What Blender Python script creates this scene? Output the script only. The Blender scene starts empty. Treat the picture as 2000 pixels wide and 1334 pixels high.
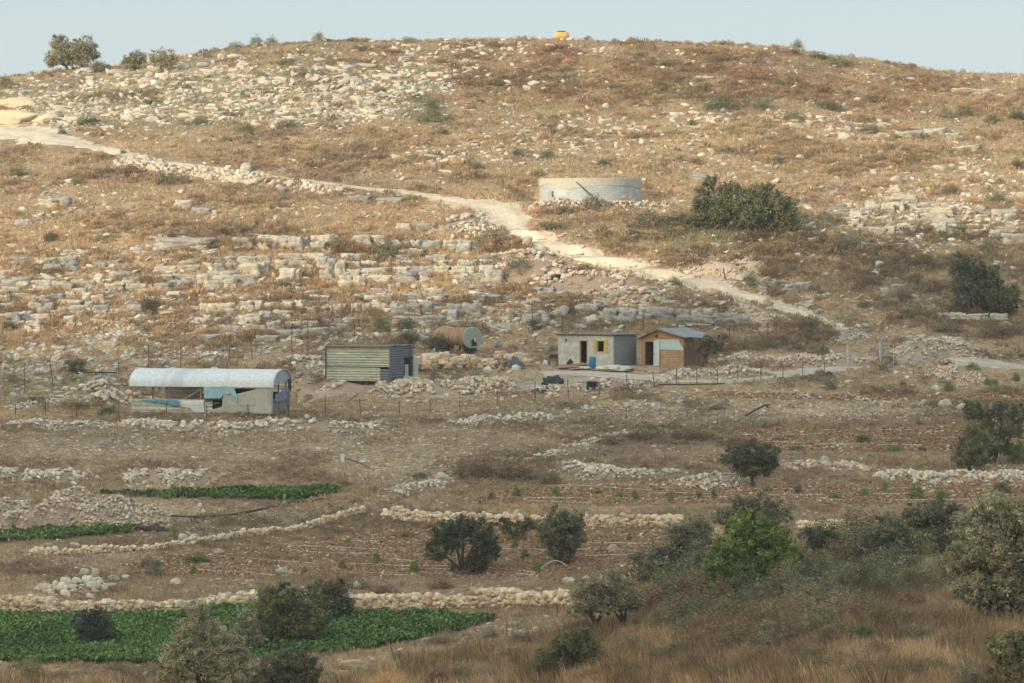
import bpy, bmesh, math, random
import numpy as np
from mathutils import Vector, Matrix
R = math.radians
S = bpy.context.scene
COL = S.collection
rng = np.random.default_rng(7)
random.seed(7)

# ---------------------------------------------------------------- camera
F, CX, V0 = 7200.0, 1000.0, 500.0            # focal length, centre column and eye-level row in pixels of the 2000 px photograph
cam = bpy.data.cameras.new('camera'); cam_o = bpy.data.objects.new('camera', cam); COL.objects.link(cam_o)
cam_o.location = (0, 0, 0); cam_o.rotation_euler = (R(90), 0, 0)
cam.sensor_width = 36; cam.lens = 36*F/2000; cam.shift_y = (V0-667)/2000.0
cam.clip_start = 0.5; cam.clip_end = 8000
S.camera = cam_o
# ---------------------------------------------------------------- sky, sun, exposure
SUN_EL, SUN_AZ = R(13.5), R(45)               # azimuth: to the left of straight behind the camera
sdir = Vector((-math.sin(SUN_AZ)*math.cos(SUN_EL), -math.cos(SUN_AZ)*math.cos(SUN_EL), math.sin(SUN_EL)))
W = bpy.data.worlds.new('World'); S.world = W; W.use_nodes = True
nt = W.node_tree; bg = nt.nodes['Background']
sky = nt.nodes.new('ShaderNodeTexSky'); sky.sky_type = 'NISHITA'; sky.sun_disc = False
sky.sun_elevation = SUN_EL; sky.sun_rotation = math.pi + SUN_AZ
sky.air_density = 1.0; sky.dust_density = 1.0; sky.ozone_density = 1.0; sky.altitude = 500
# thin summer haze evens the clear sky out: a pale blue veil, a little lighter towards the horizon
tc = nt.nodes.new('ShaderNodeTexCoord'); sx = nt.nodes.new('ShaderNodeSeparateXYZ'); nt.links.new(tc.outputs['Generated'], sx.inputs[0])
cr = nt.nodes.new('ShaderNodeValToRGB'); nt.links.new(sx.outputs['Z'], cr.inputs[0])
for i_, (p_, c_) in enumerate([(0.0, (4.45, 4.85, 5.0)), (0.085, (3.45, 4.30, 4.95))]):
    cr.color_ramp.elements[i_].position = p_; cr.color_ramp.elements[i_].color = (*[q/6 for q in c_], 1)
vs = nt.nodes.new('ShaderNodeVectorMath'); vs.operation = 'SCALE'; vs.inputs[3].default_value = 6.0; nt.links.new(cr.outputs[0], vs.inputs[0])
mx_ = nt.nodes.new('ShaderNodeMix'); mx_.data_type = 'RGBA'; mx_.inputs[0].default_value = 0.80
dt = nt.nodes.new('ShaderNodeVectorMath'); dt.operation = 'DOT_PRODUCT'; dt.inputs[1].default_value = sdir; nt.links.new(tc.outputs['Generated'], dt.inputs[0])
gl = nt.nodes.new('ShaderNodeValToRGB'); nt.links.new(dt.outputs['Value'], gl.inputs[0])
gl.color_ramp.elements[0].position = 0.0; gl.color_ramp.elements[0].color = (.25, .25, .25, 1)
gl.color_ramp.elements[1].position = 1.0; gl.color_ramp.elements[1].color = (1.0, .84, .62, 1); gl.color_ramp.elements.new(.45).color = (.60, .54, .45, 1)
g4 = nt.nodes.new('ShaderNodeVectorMath'); g4.operation = 'SCALE'; g4.inputs[3].default_value = 4.0; nt.links.new(gl.outputs[0], g4.inputs[0])
ml = nt.nodes.new('ShaderNodeVectorMath'); ml.operation = 'MULTIPLY'; nt.links.new(vs.outputs[0], ml.inputs[0]); nt.links.new(g4.outputs[0], ml.inputs[1])
nt.links.new(sky.outputs[0], mx_.inputs[6]); nt.links.new(ml.outputs[0], mx_.inputs[7])
nt.links.new(mx_.outputs[2], bg.inputs[0]); bg.inputs[1].default_value = 0.15
sl = bpy.data.lights.new('sun', 'SUN'); so = bpy.data.objects.new('sun', sl); COL.objects.link(so)
sl.energy = 4.3; sl.angle = R(1.2); sl.color = (1.0, 0.835, 0.62)
so.rotation_euler = sdir.to_track_quat('Z', 'Y').to_euler(); so.location = (-60, -60, 60)
S.view_settings.view_transform = 'Standard'; S.view_settings.look = 'None'
S.view_settings.exposure = 0.17; S.view_settings.gamma = 1
S.cycles.max_bounces = 5; S.cycles.diffuse_bounces = 3; S.cycles.transparent_max_bounces = 8
S.cycles.use_adaptive_sampling = True

# ---------------------------------------------------------------- helpers
def tag(o, label=None, cat=None, group=None, kind=None):
    if label: o['label'] = label
    if cat: o['category'] = cat
    if group: o['group'] = group
    if kind: o['kind'] = kind
    return o
def empty(name, loc, rz=0, **k):
    o = bpy.data.objects.new(name, None); COL.objects.link(o); o.location = loc; o.rotation_euler = (0, 0, rz)
    o.empty_display_size = .5
    return tag(o, **k)

def hash3(i, j, k, s):
    h = (i.astype(np.int64)*374761393 + j.astype(np.int64)*668265263 + k.astype(np.int64)*2147483647 + s*1274126177) & 0xffffffff
    h = ((h ^ (h >> 13))*1274126177) & 0xffffffff
    h = (h ^ (h >> 16)) & 0xffffff
    return h/0xffffff
def noise3(x, y, z, s=0):
    x, y, z = np.broadcast_arrays(np.asarray(x, float), y, z)
    i, j, k = np.floor(x), np.floor(y), np.floor(z)
    u, v, w = x-i, y-j, z-k
    u = u*u*(3-2*u); v = v*v*(3-2*v); w = w*w*(3-2*w)
    r = 0
    for a in (0, 1):
        for b in (0, 1):
            for c in (0, 1):
                r = r + hash3(i+a, j+b, k+c, s)*(u if a else 1-u)*(v if b else 1-v)*(w if c else 1-w)
    return r*2-1
def noise2(x, y, s=0):
    x, y = np.broadcast_arrays(np.asarray(x, float), y)
    i, j = np.floor(x), np.floor(y); u, v = x-i, y-j
    u = u*u*(3-2*u); v = v*v*(3-2*v); z = np.zeros_like(i)
    return 2*((hash3(i, j, z, s)*(1-u)+hash3(i+1, j, z, s)*u)*(1-v)+(hash3(i, j+1, z, s)*(1-u)+hash3(i+1, j+1, z, s)*u)*v)-1
def sstep(a, b, x):
    t = np.clip((x-a)/(b-a), 0, 1); return t*t*(3-2*t)

# ---------------------------------------------------------------- terrain: one height function for the whole valley
def _zy(rows):
    y = np.array([r[0] for r in rows], float); v = np.array([r[1] for r in rows], float)
    return y, (V0-v)*y/F
yl, zl = _zy([(190,1334),(215,1190),(240,1040),(265,910),(290,800),(303,728),(312,708),(325,650),(345,540),(370,395),(390,330),(420,230),(450,134),(475,76)])
yr, zr = _zy([(150,1334),(165,1262),(185,1180),(205,1112),(225,1050),(245,985),(265,905),(290,795),(303,728),(312,708),(325,650),(345,540),(370,395),(390,330),(420,230),(450,134),(475,76)])
near = [(-3000, 30), (-200, 5), (-6, -1.6), (8, -1.9), (60, -13), (100, -24), (130, -25), (160, -23.9)]
far = [(500, 28.6), (530, 28.4), (600, 24), (800, 8), (1500, -20), (4000, -30)]
Yl = np.array([p[0] for p in near]+list(yl)+[p[0] for p in far]); Zl = np.array([p[1] for p in near]+list(zl)+[p[1] for p in far])
nr = near[:5]+[(105, -23.5), (130, -18.5)]
Yr = np.array([p[0] for p in nr]+list(yr)+[p[0] for p in far]); Zr = np.array([p[1] for p in nr]+list(zr)+[p[1] for p in far])
_t = np.arange(-3000, 4000, 1.0)
def _smooth(z):
    k = np.exp(-0.5*(np.arange(-12, 13)/3.2)**2); k /= k.sum()
    return np.convolve(np.pad(z, 12, mode='edge'), k, 'valid')
TL, TR = _smooth(np.interp(_t, Yl, Zl)), _smooth(np.interp(_t, Yr, Zr))
sky_x = [-1500,-400,0,100,200,300,400,500,620,800,950,1100,1300,1450,1550,1600,1700,1800,1900,2000,2600,3600]
sky_v = [330,190,145,134,127,108,94,78,66,69,70,67,72,76,84,97,108,119,129,138,195,300]
PADS = []                                      # (x, y, half size, z) levelled building plots
def H(x, y, detail=True):
    x = np.asarray(x, float); y = np.asarray(y, float)
    ys = np.maximum(y, 60.0)
    u = CX+F*x/ys
    a = np.interp(y, _t, TL); b = np.interp(y, _t, TR)
    t = sstep(820, 1750, u)
    z = a*(1-t)+b*t
    s = np.interp(u, sky_x, sky_v)-68
    z = z - s*np.minimum(ys, 475)/F*sstep(345, 475, y)
    # gentle lie of the land
    if detail:
        m = 0.25+0.75*sstep(285, 345, y)
        near_ = sstep(100, 140, y)
        z = z + near_*m*(0.42*noise2(x/14, y/14, 3)+0.20*noise2(x/5, y/5, 4)+0.07*noise2(x/1.9, y/1.9, 5))
        # rock terraces on the middle slope
        tm = sstep(318, 328, y)*(1-sstep(356, 364, y))*sstep(-75, -60, x)*(1-sstep(22, 34, x))
        q = (z+0.4*noise2(x/9, y/9, 9))/1.15; fq = q-np.floor(q)
        z = z+tm*0.8*1.15*((sstep(0.30, 0.62, fq))-fq)
    # unseen ridge added behind camera left, crest shaped to shade the valley floor
    c, sn = math.cos(SUN_AZ), math.sin(SUN_AZ)
    L = -x*sn-y*c                                # distance towards the sun
    T = x*c-y*sn                                 # across
    crest = 201.5+np.clip(T+247, -40, 80)*0.95+6*noise2(T/23, 0*T, 11)+2.0*noise2(T/6, 0*T, 12)
    z = z+np.maximum(crest+25, 0)*np.exp(-((L-800)/190.0)**2)*np.exp(-(np.maximum(np.abs(T)-500, 0)/400)**2)*(L > 150)
    for (px_, py_, hs, pz, fo) in PADS:
        d = np.maximum(np.abs(x-px_), np.abs(y-py_))
        w = 1-sstep(hs, hs+fo, d)
        z = z*(1-w)+pz*w
    return z
def build_table():
    global PXT, PYT, YT
    PXT = np.arange(-420, 2421, 5.0); ysamp = np.arange(128, 478, 0.25)
    X = (PXT[:, None]-CX)/F*ysamp[None]
    rows = V0-F*H(X, np.broadcast_to(ysamp, X.shape))/ysamp
    rows = np.minimum.accumulate(rows, axis=1)
    PYT = np.arange(40, 1700, 2.0); YT = np.zeros((len(PXT), len(PYT)))
    for i in range(len(PXT)):
        r = rows[i][::-1]+np.arange(rows.shape[1])*1e-6
        YT[i] = np.interp(PYT, r, ysamp[::-1])
def at(px, py):
    px = np.asarray(px, float); py = np.asarray(py, float)
    a = np.clip((px-PXT[0])/5, 0, len(PXT)-1.001); b = np.clip((py-PYT[0])/2, 0, len(PYT)-1.001)
    i, j = a.astype(int), b.astype(int); u, v = a-i, b-j
    y = (YT[i, j]*(1-u)+YT[i+1, j]*u)*(1-v)+(YT[i, j+1]*(1-u)+YT[i+1, j+1]*u)*v
    x = (px-CX)/F*y
    return x, y, H(x, y)
build_table()
for (bx, by, hs, fo) in [(1160, 712, 4.2, 2.5), (1320, 713, 4.0, 2.5), (715, 738, 3.9, 2.0), (408, 803, 6.6, 2.5), (1155, 394, 6.0, 4.0), (922, 682, 2.0, 2.0)]:
    x, y, z = at(bx, by)
    PADS.append((float(x), float(y)+(5.2 if bx == 1155 else hs*0.62), hs, float(z), fo))
build_table()

# ---------------------------------------------------------------- mesh accumulation
class Acc:
    def __init__(s): s.v = []; s.f = []; s.c = []; s.n = 0; s.k = None
    def add(s, v, f, c):
        v = np.asarray(v, np.float32).reshape(-1, 3); f = np.asarray(f, np.int64)
        c = np.asarray(c, np.float32)
        if c.ndim == 1: c = np.broadcast_to(c[:3], (len(v), 3))
        s.v.append(v); s.f.append(f+s.n); s.c.append(c); s.n += len(v); s.k = f.shape[1]
    def build(s, name, m, parent=None, smooth=False):
        v = np.concatenate(s.v); f = np.concatenate(s.f); c = np.concatenate(s.c)
        return npmesh(name, v, f, c, m, parent, smooth)
def npmesh(name, v, f, c, m, parent=None, smooth=False):
    me = bpy.data.meshes.new(name); k = f.shape[1]
    me.vertices.add(len(v)); me.vertices.foreach_set('co', np.ascontiguousarray(v, np.float32).ravel())
    me.loops.add(len(f)*k); me.loops.foreach_set('vertex_index', f.ravel().astype(np.int32))
    me.polygons.add(len(f)); me.polygons.foreach_set('loop_start', (np.arange(len(f))*k).astype(np.int32))
    me.polygons.foreach_set('loop_total', np.full(len(f), k, np.int32))
    if smooth: me.polygons.foreach_set('use_smooth', np.ones(len(f), bool))
    if c is not None:
        at_ = me.color_attributes.new('Col', 'FLOAT_COLOR', 'POINT')
        cc = np.ones((len(v), 4), np.float32); cc[:, :3] = c
        at_.data.foreach_set('color', cc.ravel())
    me.update(calc_edges=True); me.materials.append(m)
    o = bpy.data.objects.new(name, me); COL.objects.link(o)
    if parent: o.parent = parent
    return o
def pyobj(name, bm, m, parent=None, smooth=False, bevel=0):
    bmesh.ops.recalc_face_normals(bm, faces=bm.faces[:])
    me = bpy.data.meshes.new(name); bm.to_mesh(me); bm.free(); me.materials.append(m)
    if smooth: me.polygons.foreach_set('use_smooth', [True]*len(me.polygons))
    o = bpy.data.objects.new(name, me); COL.objects.link(o)
    if parent: o.parent = parent
    return o
def box(bm, a, b, rot=None, org=None, bev=0.0):
    a = Vector(a); b = Vector(b)
    r = bmesh.ops.create_cube(bm, size=1.0)
    c = (a+b)/2; d = b-a
    for v in r['verts']: v.co = Vector((v.co.x*d.x, v.co.y*d.y, v.co.z*d.z))+c
    if rot is not None:
        for v in r['verts']: v.co = rot @ (v.co-Vector(org))+Vector(org)
    return r['verts']
def tube(bm, pts, rad, n=6, cap=True):
    pts = [Vector(p) for p in pts]
    rads = rad if isinstance(rad, (list, tuple)) else [rad]*len(pts)
    rings = []
    for i, p in enumerate(pts):
        d = (pts[min(i+1, len(pts)-1)]-pts[max(i-1, 0)]).normalized()
        a = d.cross(Vector((0, 0, 1)));
        if a.length < 1e-3: a = Vector((1, 0, 0))
        a.normalize(); b = d.cross(a).normalized()
        rings.append([bm.verts.new(p+(a*math.cos(2*math.pi*k/n)+b*math.sin(2*math.pi*k/n))*rads[i]) for k in range(n)])
    for i in range(len(rings)-1):
        for k in range(n):
            bm.faces.new((rings[i][k], rings[i][(k+1) % n], rings[i+1][(k+1) % n], rings[i+1][k]))
    if cap: bm.faces.new(rings[0]); bm.faces.new(rings[-1][::-1])

# ---------------------------------------------------------------- materials
def mat(name, rough=0.9):
    m = bpy.data.materials.new(name); m.use_nodes = True
    b = m.node_tree.nodes['Principled BSDF']; b.inputs['Roughness'].default_value = rough
    b.inputs['Specular IOR Level'].default_value = 0.2
    return m, m.node_tree, b
def N(nt, t, **k):
    n = nt.nodes.new(t)
    for a, b in k.items(): setattr(n, a, b)
    return n
def noise_tex(nt, scale, det=4, rough=.6, coord='pos', vec=None):
    n = N(nt, 'ShaderNodeTexNoise'); n.inputs['Scale'].default_value = scale
    n.inputs['Detail'].default_value = det; n.inputs['Roughness'].default_value = rough
    if vec is not None: nt.links.new(vec, n.inputs['Vector'])
    elif coord == 'pos':
        g = N(nt, 'ShaderNodeNewGeometry'); nt.links.new(g.outputs['Position'], n.inputs['Vector'])
    else:
        g = N(nt, 'ShaderNodeTexCoord'); nt.links.new(g.outputs['Object'], n.inputs['Vector'])
    return n.outputs['Fac']
def ramp(nt, fac, stops):
    r = N(nt, 'ShaderNodeValToRGB'); nt.links.new(fac, r.inputs[0])
    e = r.color_ramp.elements
    while len(e) < len(stops): e.new(.5)
    for i, (p, c) in enumerate(stops):
        e[i].position = p; e[i].color = (*(c if hasattr(c, '__len__') else (c, c, c)), 1)
    return r.outputs[0]
def mix(nt, a, b, fac=1.0, mode='MULTIPLY'):
    n = N(nt, 'ShaderNodeMix', data_type='RGBA', blend_type=mode)
    for s, v in ((n.inputs[6], a), (n.inputs[7], b), (n.inputs[0], fac)):
        if hasattr(v, 'links') or hasattr(v, 'is_linked'): nt.links.new(v, s)
        elif isinstance(v, (int, float)): s.default_value = v
        else: s.default_value = (*v, 1)
    return n.outputs[2]
def bump(nt, b, h, strength=.5, dist=.1):
    n = N(nt, 'ShaderNodeBump'); n.inputs['Strength'].default_value = strength; n.inputs['Distance'].default_value = dist
    nt.links.new(h, n.inputs['Height']); nt.links.new(n.outputs[0], b.inputs['Normal'])
def vcol(nt): return N(nt, 'ShaderNodeVertexColor', layer_name='Col').outputs[0]

def m_simple(name, col, rough=.8, var=.25, scale=3.0, metal=0, coord='obj', bmp=0):
    m, t, b = mat(name, rough)
    f = noise_tex(t, scale, 5, .65, coord)
    t.links.new(mix(t, (col), ramp(t, f, [(.3, 1-var), (.7, 1+var)])), b.inputs['Base Color'])
    b.inputs['Metallic'].default_value = metal
    if bmp: bump(t, b, f, bmp, .03)
    return m
# ground
m_ground, t, b = mat('dry_hillside_ground', .95)
c = vcol(t)
n1 = noise_tex(t, 3.2, 6, .75); n2 = noise_tex(t, .35, 4, .6); n3 = noise_tex(t, 9.0, 3, .7)
c = mix(t, c, ramp(t, n1, [(.32, .48), (.5, .98), (.70, 1.4)]))
n4 = noise_tex(t, 1.1, 4, .6); c = mix(t, c, ramp(t, n4, [(.35, .78), (.65, 1.18)]))
c = mix(t, c, ramp(t, n2, [(.35, (.85, .80, .76)), (.65, (1.12, 1.08, 1.0))]))
peb = ramp(t, n3, [(.60, 0), (.66, 1)])
patch = ramp(t, noise_tex(t, .5, 3, .6), [(.42, 0), (.60, 1)])
pm = mix(t, peb, patch)
c = mix(t, c, (.52, .45, .36), pm, 'MIX')
t.links.new(c, b.inputs['Base Color']); bump(t, b, n1, .9, .25)
# things that carry their own colour per vertex
def m_vcol(name, rough=.95, sc=6, lo=.75, hi=1.25, bmp=.4, bd=.06):
    m, t, b = mat(name, rough); f = noise_tex(t, sc, 5, .7)
    t.links.new(mix(t, vcol(t), ramp(t, f, [(.3, lo), (.7, hi)])), b.inputs['Base Color'])
    if bmp: bump(t, b, f, bmp, bd)
    return m
m_stone = m_vcol('loose_limestone', .9)
m_track = m_vcol('crushed_limestone_track', .95, 2.5, .80, 1.15, .5, .05)
m_soil = m_vcol('tilled_red_soil', .95, 4, .65, 1.3, .8, .12)
# limestone for boulders: cream with grey weathering and dark cracks
def m_rock(name, ca, cb, cr=.30):
    m, t, b = mat(name, .92)
    g = N(t, 'ShaderNodeNewGeometry'); mp = N(t, 'ShaderNodeMapping'); mp.inputs['Scale'].default_value = (.8, .8, 3.2)
    t.links.new(g.outputs['Position'], mp.inputs['Vector'])
    f = noise_tex(t, 1.3, 6, .7); f2 = noise_tex(t, 2.4, 6, .75, vec=mp.outputs[0])
    c = mix(t, ca, cb, ramp(t, f, [(.38, 0), (.62, 1)]), 'MIX')
    oi = N(t, 'ShaderNodeObjectInfo'); c = mix(t, c, ramp(t, oi.outputs['Random'], [(0, (.82, .80, .78)), (.5, (1, 1, 1)), (1, (1.08, 1.0, .90))]))
    c = mix(t, c, ramp(t, f2, [(.34, cr), (.46, .92), (.7, 1.15)]))
    t.links.new(c, b.inputs['Base Color']); bump(t, b, f2, .8, .12)
    return m
M_CREAM = m_rock('cream_limestone', (.62, .56, .45), (.50, .46, .39))
M_GREY = m_rock('grey_weathered_limestone', (.46, .44, .40), (.34, .33, .31))
M_ORANGE = m_rock('orange_limestone', (.56, .40, .28), (.48, .38, .29), .5)
# foliage and dry stalks
def m_leaf(name, trans=.25):
    m = bpy.data.materials.new(name); m.use_nodes = True; t = m.node_tree
    t.nodes.remove(t.nodes['Principled BSDF']); out = t.nodes['Material Output']
    d = N(t, 'ShaderNodeBsdfDiffuse'); tr = N(t, 'ShaderNodeBsdfTranslucent'); mx = N(t, 'ShaderNodeMixShader')
    f = noise_tex(t, 2.2, 3, .6)
    oi = N(t, 'ShaderNodeObjectInfo')
    c = mix(t, vcol(t), ramp(t, f, [(.3, .75), (.7, 1.3)]))
    c = mix(t, c, ramp(t, oi.outputs['Random'], [(0, (.85, .88, .85)), (1, (1.18, 1.10, 1.1))]))
    t.links.new(c, d.inputs[0]); t.links.new(c, tr.inputs[0]); mx.inputs[0].default_value = trans
    t.links.new(d.outputs[0], mx.inputs[1]); t.links.new(tr.outputs[0], mx.inputs[2]); t.links.new(mx.outputs[0], out.inputs[0])
    return m
m_foliage = m_leaf('leaves', .22); m_dry = m_leaf('dry_stalks', .3)
m_bark = m_simple('bark', (.11, .09, .07), .95, .4, 8, bmp=.5)

# ---------------------------------------------------------------- colour of the land, by place
def ell(px, py, L):
    w = np.zeros(np.broadcast(px, py).shape)
    for (cx, cy, rx, ry, k) in L:
        w = w+k*np.exp(-(((px-cx)/rx)**2+((py-cy)/ry)**2))
    return w
GOLD, BROWN, RUST, OLV, STRAW, DARKB, PINKB = [np.array(c) for c in ((.57,.42,.26),(.365,.27,.18),(.41,.27,.155),(.32,.29,.17),(.62,.50,.33),(.225,.17,.115),(.40,.295,.195))]
VEG = [(GOLD, [(1700,330,600,90,1.2),(1100,280,500,70,.9),(350,400,600,60,.6),(150,640,260,50,1.0),(600,560,400,60,.7),(800,440,500,40,.6),(1500,70,450,25,.6),(1800,1300,250,60,.8),(1350,400,120,40,.5)]),
       (RUST, [(1150,150,350,60,1.0),(1450,160,350,60,1.3),(1000,120,250,50,.6),(1650,210,200,50,.8),(600,100,200,30,.5)]),
       (OLV, [(700,110,400,40,.5),(850,220,80,40,1.0),(300,190,300,60,.9),(900,170,500,70,.5),(1300,300,400,50,.35),(1380,440,200,40,1.2),(1250,560,150,40,.4),(1600,130,350,40,.3),(1750,470,200,40,.6),(1500,200,150,20,.6),(200,760,300,30,.5),(1750,760,250,20,.5),(1650,1150,250,60,.7)]),
       (BROWN, [(500,340,500,60,.8),(1700,520,400,80,.9),(1000,860,1300,110,1.1),(1000,650,1200,60,.6),(300,250,400,40,.5),(1000,1100,1300,120,.9)]),
       (DARKB, [(1500,820,500,40,.8),(600,870,400,30,.6),(350,1040,400,40,.7),(1050,1010,800,20,.5),(200,860,200,20,.6),(1300,850,180,30,1.6),(980,920,130,30,1.8),(1700,500,250,40,.8),(1900,670,200,30,.7),(1550,1130,250,70,.9)]),
       (PINKB, [(1400,1270,600,80,1.6),(1800,1150,200,100,.7),(900,1270,200,50,1.2),(200,1310,300,25,1.2),(700,1140,500,20,.6),(1900,640,150,40,.9)])]
def vegcol(px, py, x, y):
    tot = np.full(np.shape(px), .25); c = tot[..., None]*GOLD
    for i, (cc, L) in enumerate(VEG):
        w = ell(px, py, L)*(1+1.1*noise2(x/6.0, y/6.0, 30+i)+.6*noise2(x/2.2, y/2.2, 40+i)); w = np.maximum(w, 0)**1.7
        c = c+w[..., None]*cc; tot = tot+w
    return c/tot[..., None]
def tri_in(px, py, poly):
    px = np.asarray(px, float); py = np.asarray(py, float); ins = np.zeros(np.broadcast(px, py).shape, bool)
    n = len(poly)
    for i in range(n):
        x0, y0 = poly[i]; x1, y1 = poly[(i+1) % n]
        c = ((y0 > py) != (y1 > py)) & (px < (x1-x0)*(py-y0)/((y1-y0) or 1e-9)+x0)
        ins ^= c
    return ins
CROPS = [[(-60,1203),(150,1199),(300,1196),(470,1184),(700,1196),(860,1200),(975,1212),(900,1232),(760,1262),(560,1285),(300,1300),(-60,1290)],
         [(-60,1036),(120,1034),(262,1029),(255,1042),(130,1052),(-60,1064)],
         [(170,964),(340,960),(500,957),(640,952),(664,958),(655,968),(560,979),(400,975),(280,971)]]
FIELDS = [[(230,1105),(330,1085),(600,1062),(760,1032),(1000,1034),(1330,1042),(1360,1100),(1120,1128),(800,1124),(520,1130),(300,1125)],
          [(920,985),(960,955),(1200,948),(1500,950),(1800,940),(2100,945),(2100,975),(1800,985),(1500,985),(1200,985)],
          [(1380,842),(1600,832),(2100,838),(2100,880),(1850,882),(1500,880)],
          [(1560,1038),(1760,1038),(1740,1062),(1600,1062)],
          [(1380,765),(1700,772),(2100,770),(2100,782),(1700,783),(1400,776)]]
BARE = [(1130,500,90,30,.9),(1220,545,90,25,.8),(1400,530,70,22,1.4),(1560,610,160,15,.8),(1700,650,120,15,1),(1850,690,120,25,1.3),(300,420,60,15,.8),(980,590,60,18,.6),(850,745,260,16,1.4),(1200,735,260,20,1.2),(200,1000,160,25,1.3),(650,760,160,14,.8),(450,880,380,40,.45),(900,850,400,25,.3),(780,920,120,40,.7),(1300,800,400,25,.5),(150,880,150,20,.4),(600,1000,200,15,.6),(120,1080,200,14,.8),(1650,800,300,14,.7),(1100,1240,150,20,.5),(1350,1310,200,16,.7),(30,250,120,30,1.6),(450,330,240,16,1.2),(1180,400,130,12,1.6),(1480,700,150,20,.9),(1850,725,110,15,.8)]
def soilmask(px, py): return ell(px, py, BARE)

# where bare limestone breaks through
ROCKD = [(400,150,260,40,.9),(650,190,170,45,1.2),(560,215,200,30,.9),(200,225,200,30,.8),(120,210,100,40,.9),(850,140,200,50,.5),(1000,90,200,20,.35),(1350,110,300,30,.25),(1700,160,200,40,.2),(1500,235,250,22,.7),(1780,260,150,20,.5),(1150,270,250,40,.45),(900,310,220,30,.55),(1780,400,200,60,1.0),(1920,440,120,40,1.0),(100,390,130,40,.8),(440,400,150,30,.35),(150,530,200,60,.5),(450,560,250,50,.5),(200,690,260,60,1.3),(60,740,150,50,.8),(550,650,300,40,.9),(1250,580,250,50,.7),(1700,500,220,50,.5),(900,640,200,30,.6),(1100,460,60,20,.6),(1450,340,150,30,.4),(1950,340,120,30,.4),(1600,600,200,25,.4)]
# ---------------------------------------------------------------- ground sheet
def axis(segs):
    out = []
    for a, b, d in segs: out += list(np.arange(a, b, d))
    return np.array(out+[segs[-1][1]])
gx = axis([(-1400,-1200,100),(-1200,-180,20),(-180,-84,4),(-84,84,.5),(84,180,4),(180,1200,40),(1200,1400,100)])
gy = axis([(-1400,-1000,80),(-1000,-120,20),(-120,120,8),(120,150,1.5),(150,470,.5),(470,496,1),(496,640,6),(640,1500,40)])
X, Y = np.meshgrid(gx, gy, indexing='ij')
Z = H(X, Y)
yy = np.maximum(Y, 100.)
PXg, PYg = CX+F*X/yy, V0-F*Z/yy
cg = vegcol(PXg, PYg, X, Y)*np.array([.88, .84, .80])
bm_ = np.clip(soilmask(PXg, PYg), 0, 1)[..., None]
tan = np.array([.48, .355, .235])
cg = cg*(1-bm_)+tan*bm_
rk = np.clip((ell(PXg, PYg, ROCKD)-.25)*.75, 0, .6)*np.clip(.5+1.2*noise2(X/3, Y/1.6, 19)+.6*noise2(X/1.2, Y/.8, 20), 0, 1)*(PYg < 480)
cg = cg*(1-rk[..., None])+np.array([.56, .49, .39])*rk[..., None]
for i, pl in enumerate(FIELDS):
    k = tri_in(PXg+8*noise2(X, Y, 5), PYg+3*noise2(X/2, Y/2, 6), pl)
    cg[k] = np.array([.29, .18, .105])
for pl in CROPS:
    k = tri_in(PXg, PYg, pl); cg[k] = np.array([.16, .12, .07])
nx, ny = len(gx), len(gy)
I = (np.arange(nx-1)[:, None]*ny+np.arange(ny-1)[None]).ravel()
fg = np.stack([I, I+ny, I+ny+1, I+1], 1)
go = npmesh('ground', np.stack([X.ravel(), Y.ravel(), Z.ravel()], 1), fg, cg.reshape(-1, 3), m_ground, smooth=True)
tag(go, kind='structure')
def nrm(x, y):
    e = .4
    return (H(x+e, y)-H(x-e, y))/(2*e), (H(x, y+e)-H(x, y-e))/(2*e)

# tracks
def track(name, pts, widths, col, seed):
    px = np.array([p[0] for p in pts], float); py = np.array([p[1] for p in pts], float)
    s = np.linspace(0, len(pts)-1, len(pts)*14); k = np.arange(len(pts))
    # smooth the path a little
    PX = np.interp(s, k, px); PY = np.interp(s, k, py); kk = np.ones(13)/13
    PX = np.convolve(np.pad(PX, 6, mode='edge'), kk, 'valid'); PY = np.convolve(np.pad(PY, 6, mode='edge'), kk, 'valid')
    x, y, z = at(PX, PY); Wd = np.interp(s, k, (list(widths)+[widths[-1]]*9)[:len(pts)])
    d = np.r_[0, np.cumsum(np.hypot(np.diff(x), np.diff(y)))]
    Wd = Wd*1.0; m = max(8, int(d[-1]/.25)); ds = np.linspace(0, d[-1], m)
    x = np.interp(ds, d, x); y = np.interp(ds, d, y); Wd = np.interp(ds, d, Wd)
    tx, ty = np.gradient(x), np.gradient(y); l = np.hypot(tx, ty)+1e-9; nx_, ny_ = -ty/l, tx/l
    nc = 14; a = np.linspace(-1, 1, nc)
    ed = .5*Wd*(1+.28*noise2(ds/1.3, 0*ds, seed)+.22*noise2(ds/.5, 0*ds, seed+1)); ed2 = .5*Wd*(1+.28*noise2(ds/1.3, 0*ds, seed+2)+.22*noise2(ds/.5, 0*ds, seed+3))
    w = np.where(a[None] < 0, ed[:, None], ed2[:, None])*a[None]
    XX = x[:, None]+nx_[:, None]*w; YY = y[:, None]+ny_[:, None]*w
    ZZ = H(XX, YY)+.07*(1-np.abs(a[None])**6)-.02
    cc = np.array(col)[None, None]*(1+.10*noise2(XX/.6, YY/.6, seed+7)[..., None])*(1+.12*noise2(XX/2, YY/2, seed+5)[..., None])*(1-.22*np.exp(-((np.abs(a)-.45)/.14)**2))[None, :, None]*np.ones((1, 1, 3))
    I = (np.arange(m-1)[:, None]*nc+np.arange(nc-1)[None]).ravel()
    f = np.stack([I, I+nc, I+nc+1, I+1], 1)
    o = npmesh(name, np.stack([XX.ravel(), YY.ravel(), ZZ.ravel()], 1), f, cc.reshape(-1, 3), m_track, smooth=True)
    return tag(o, kind='structure')
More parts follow.
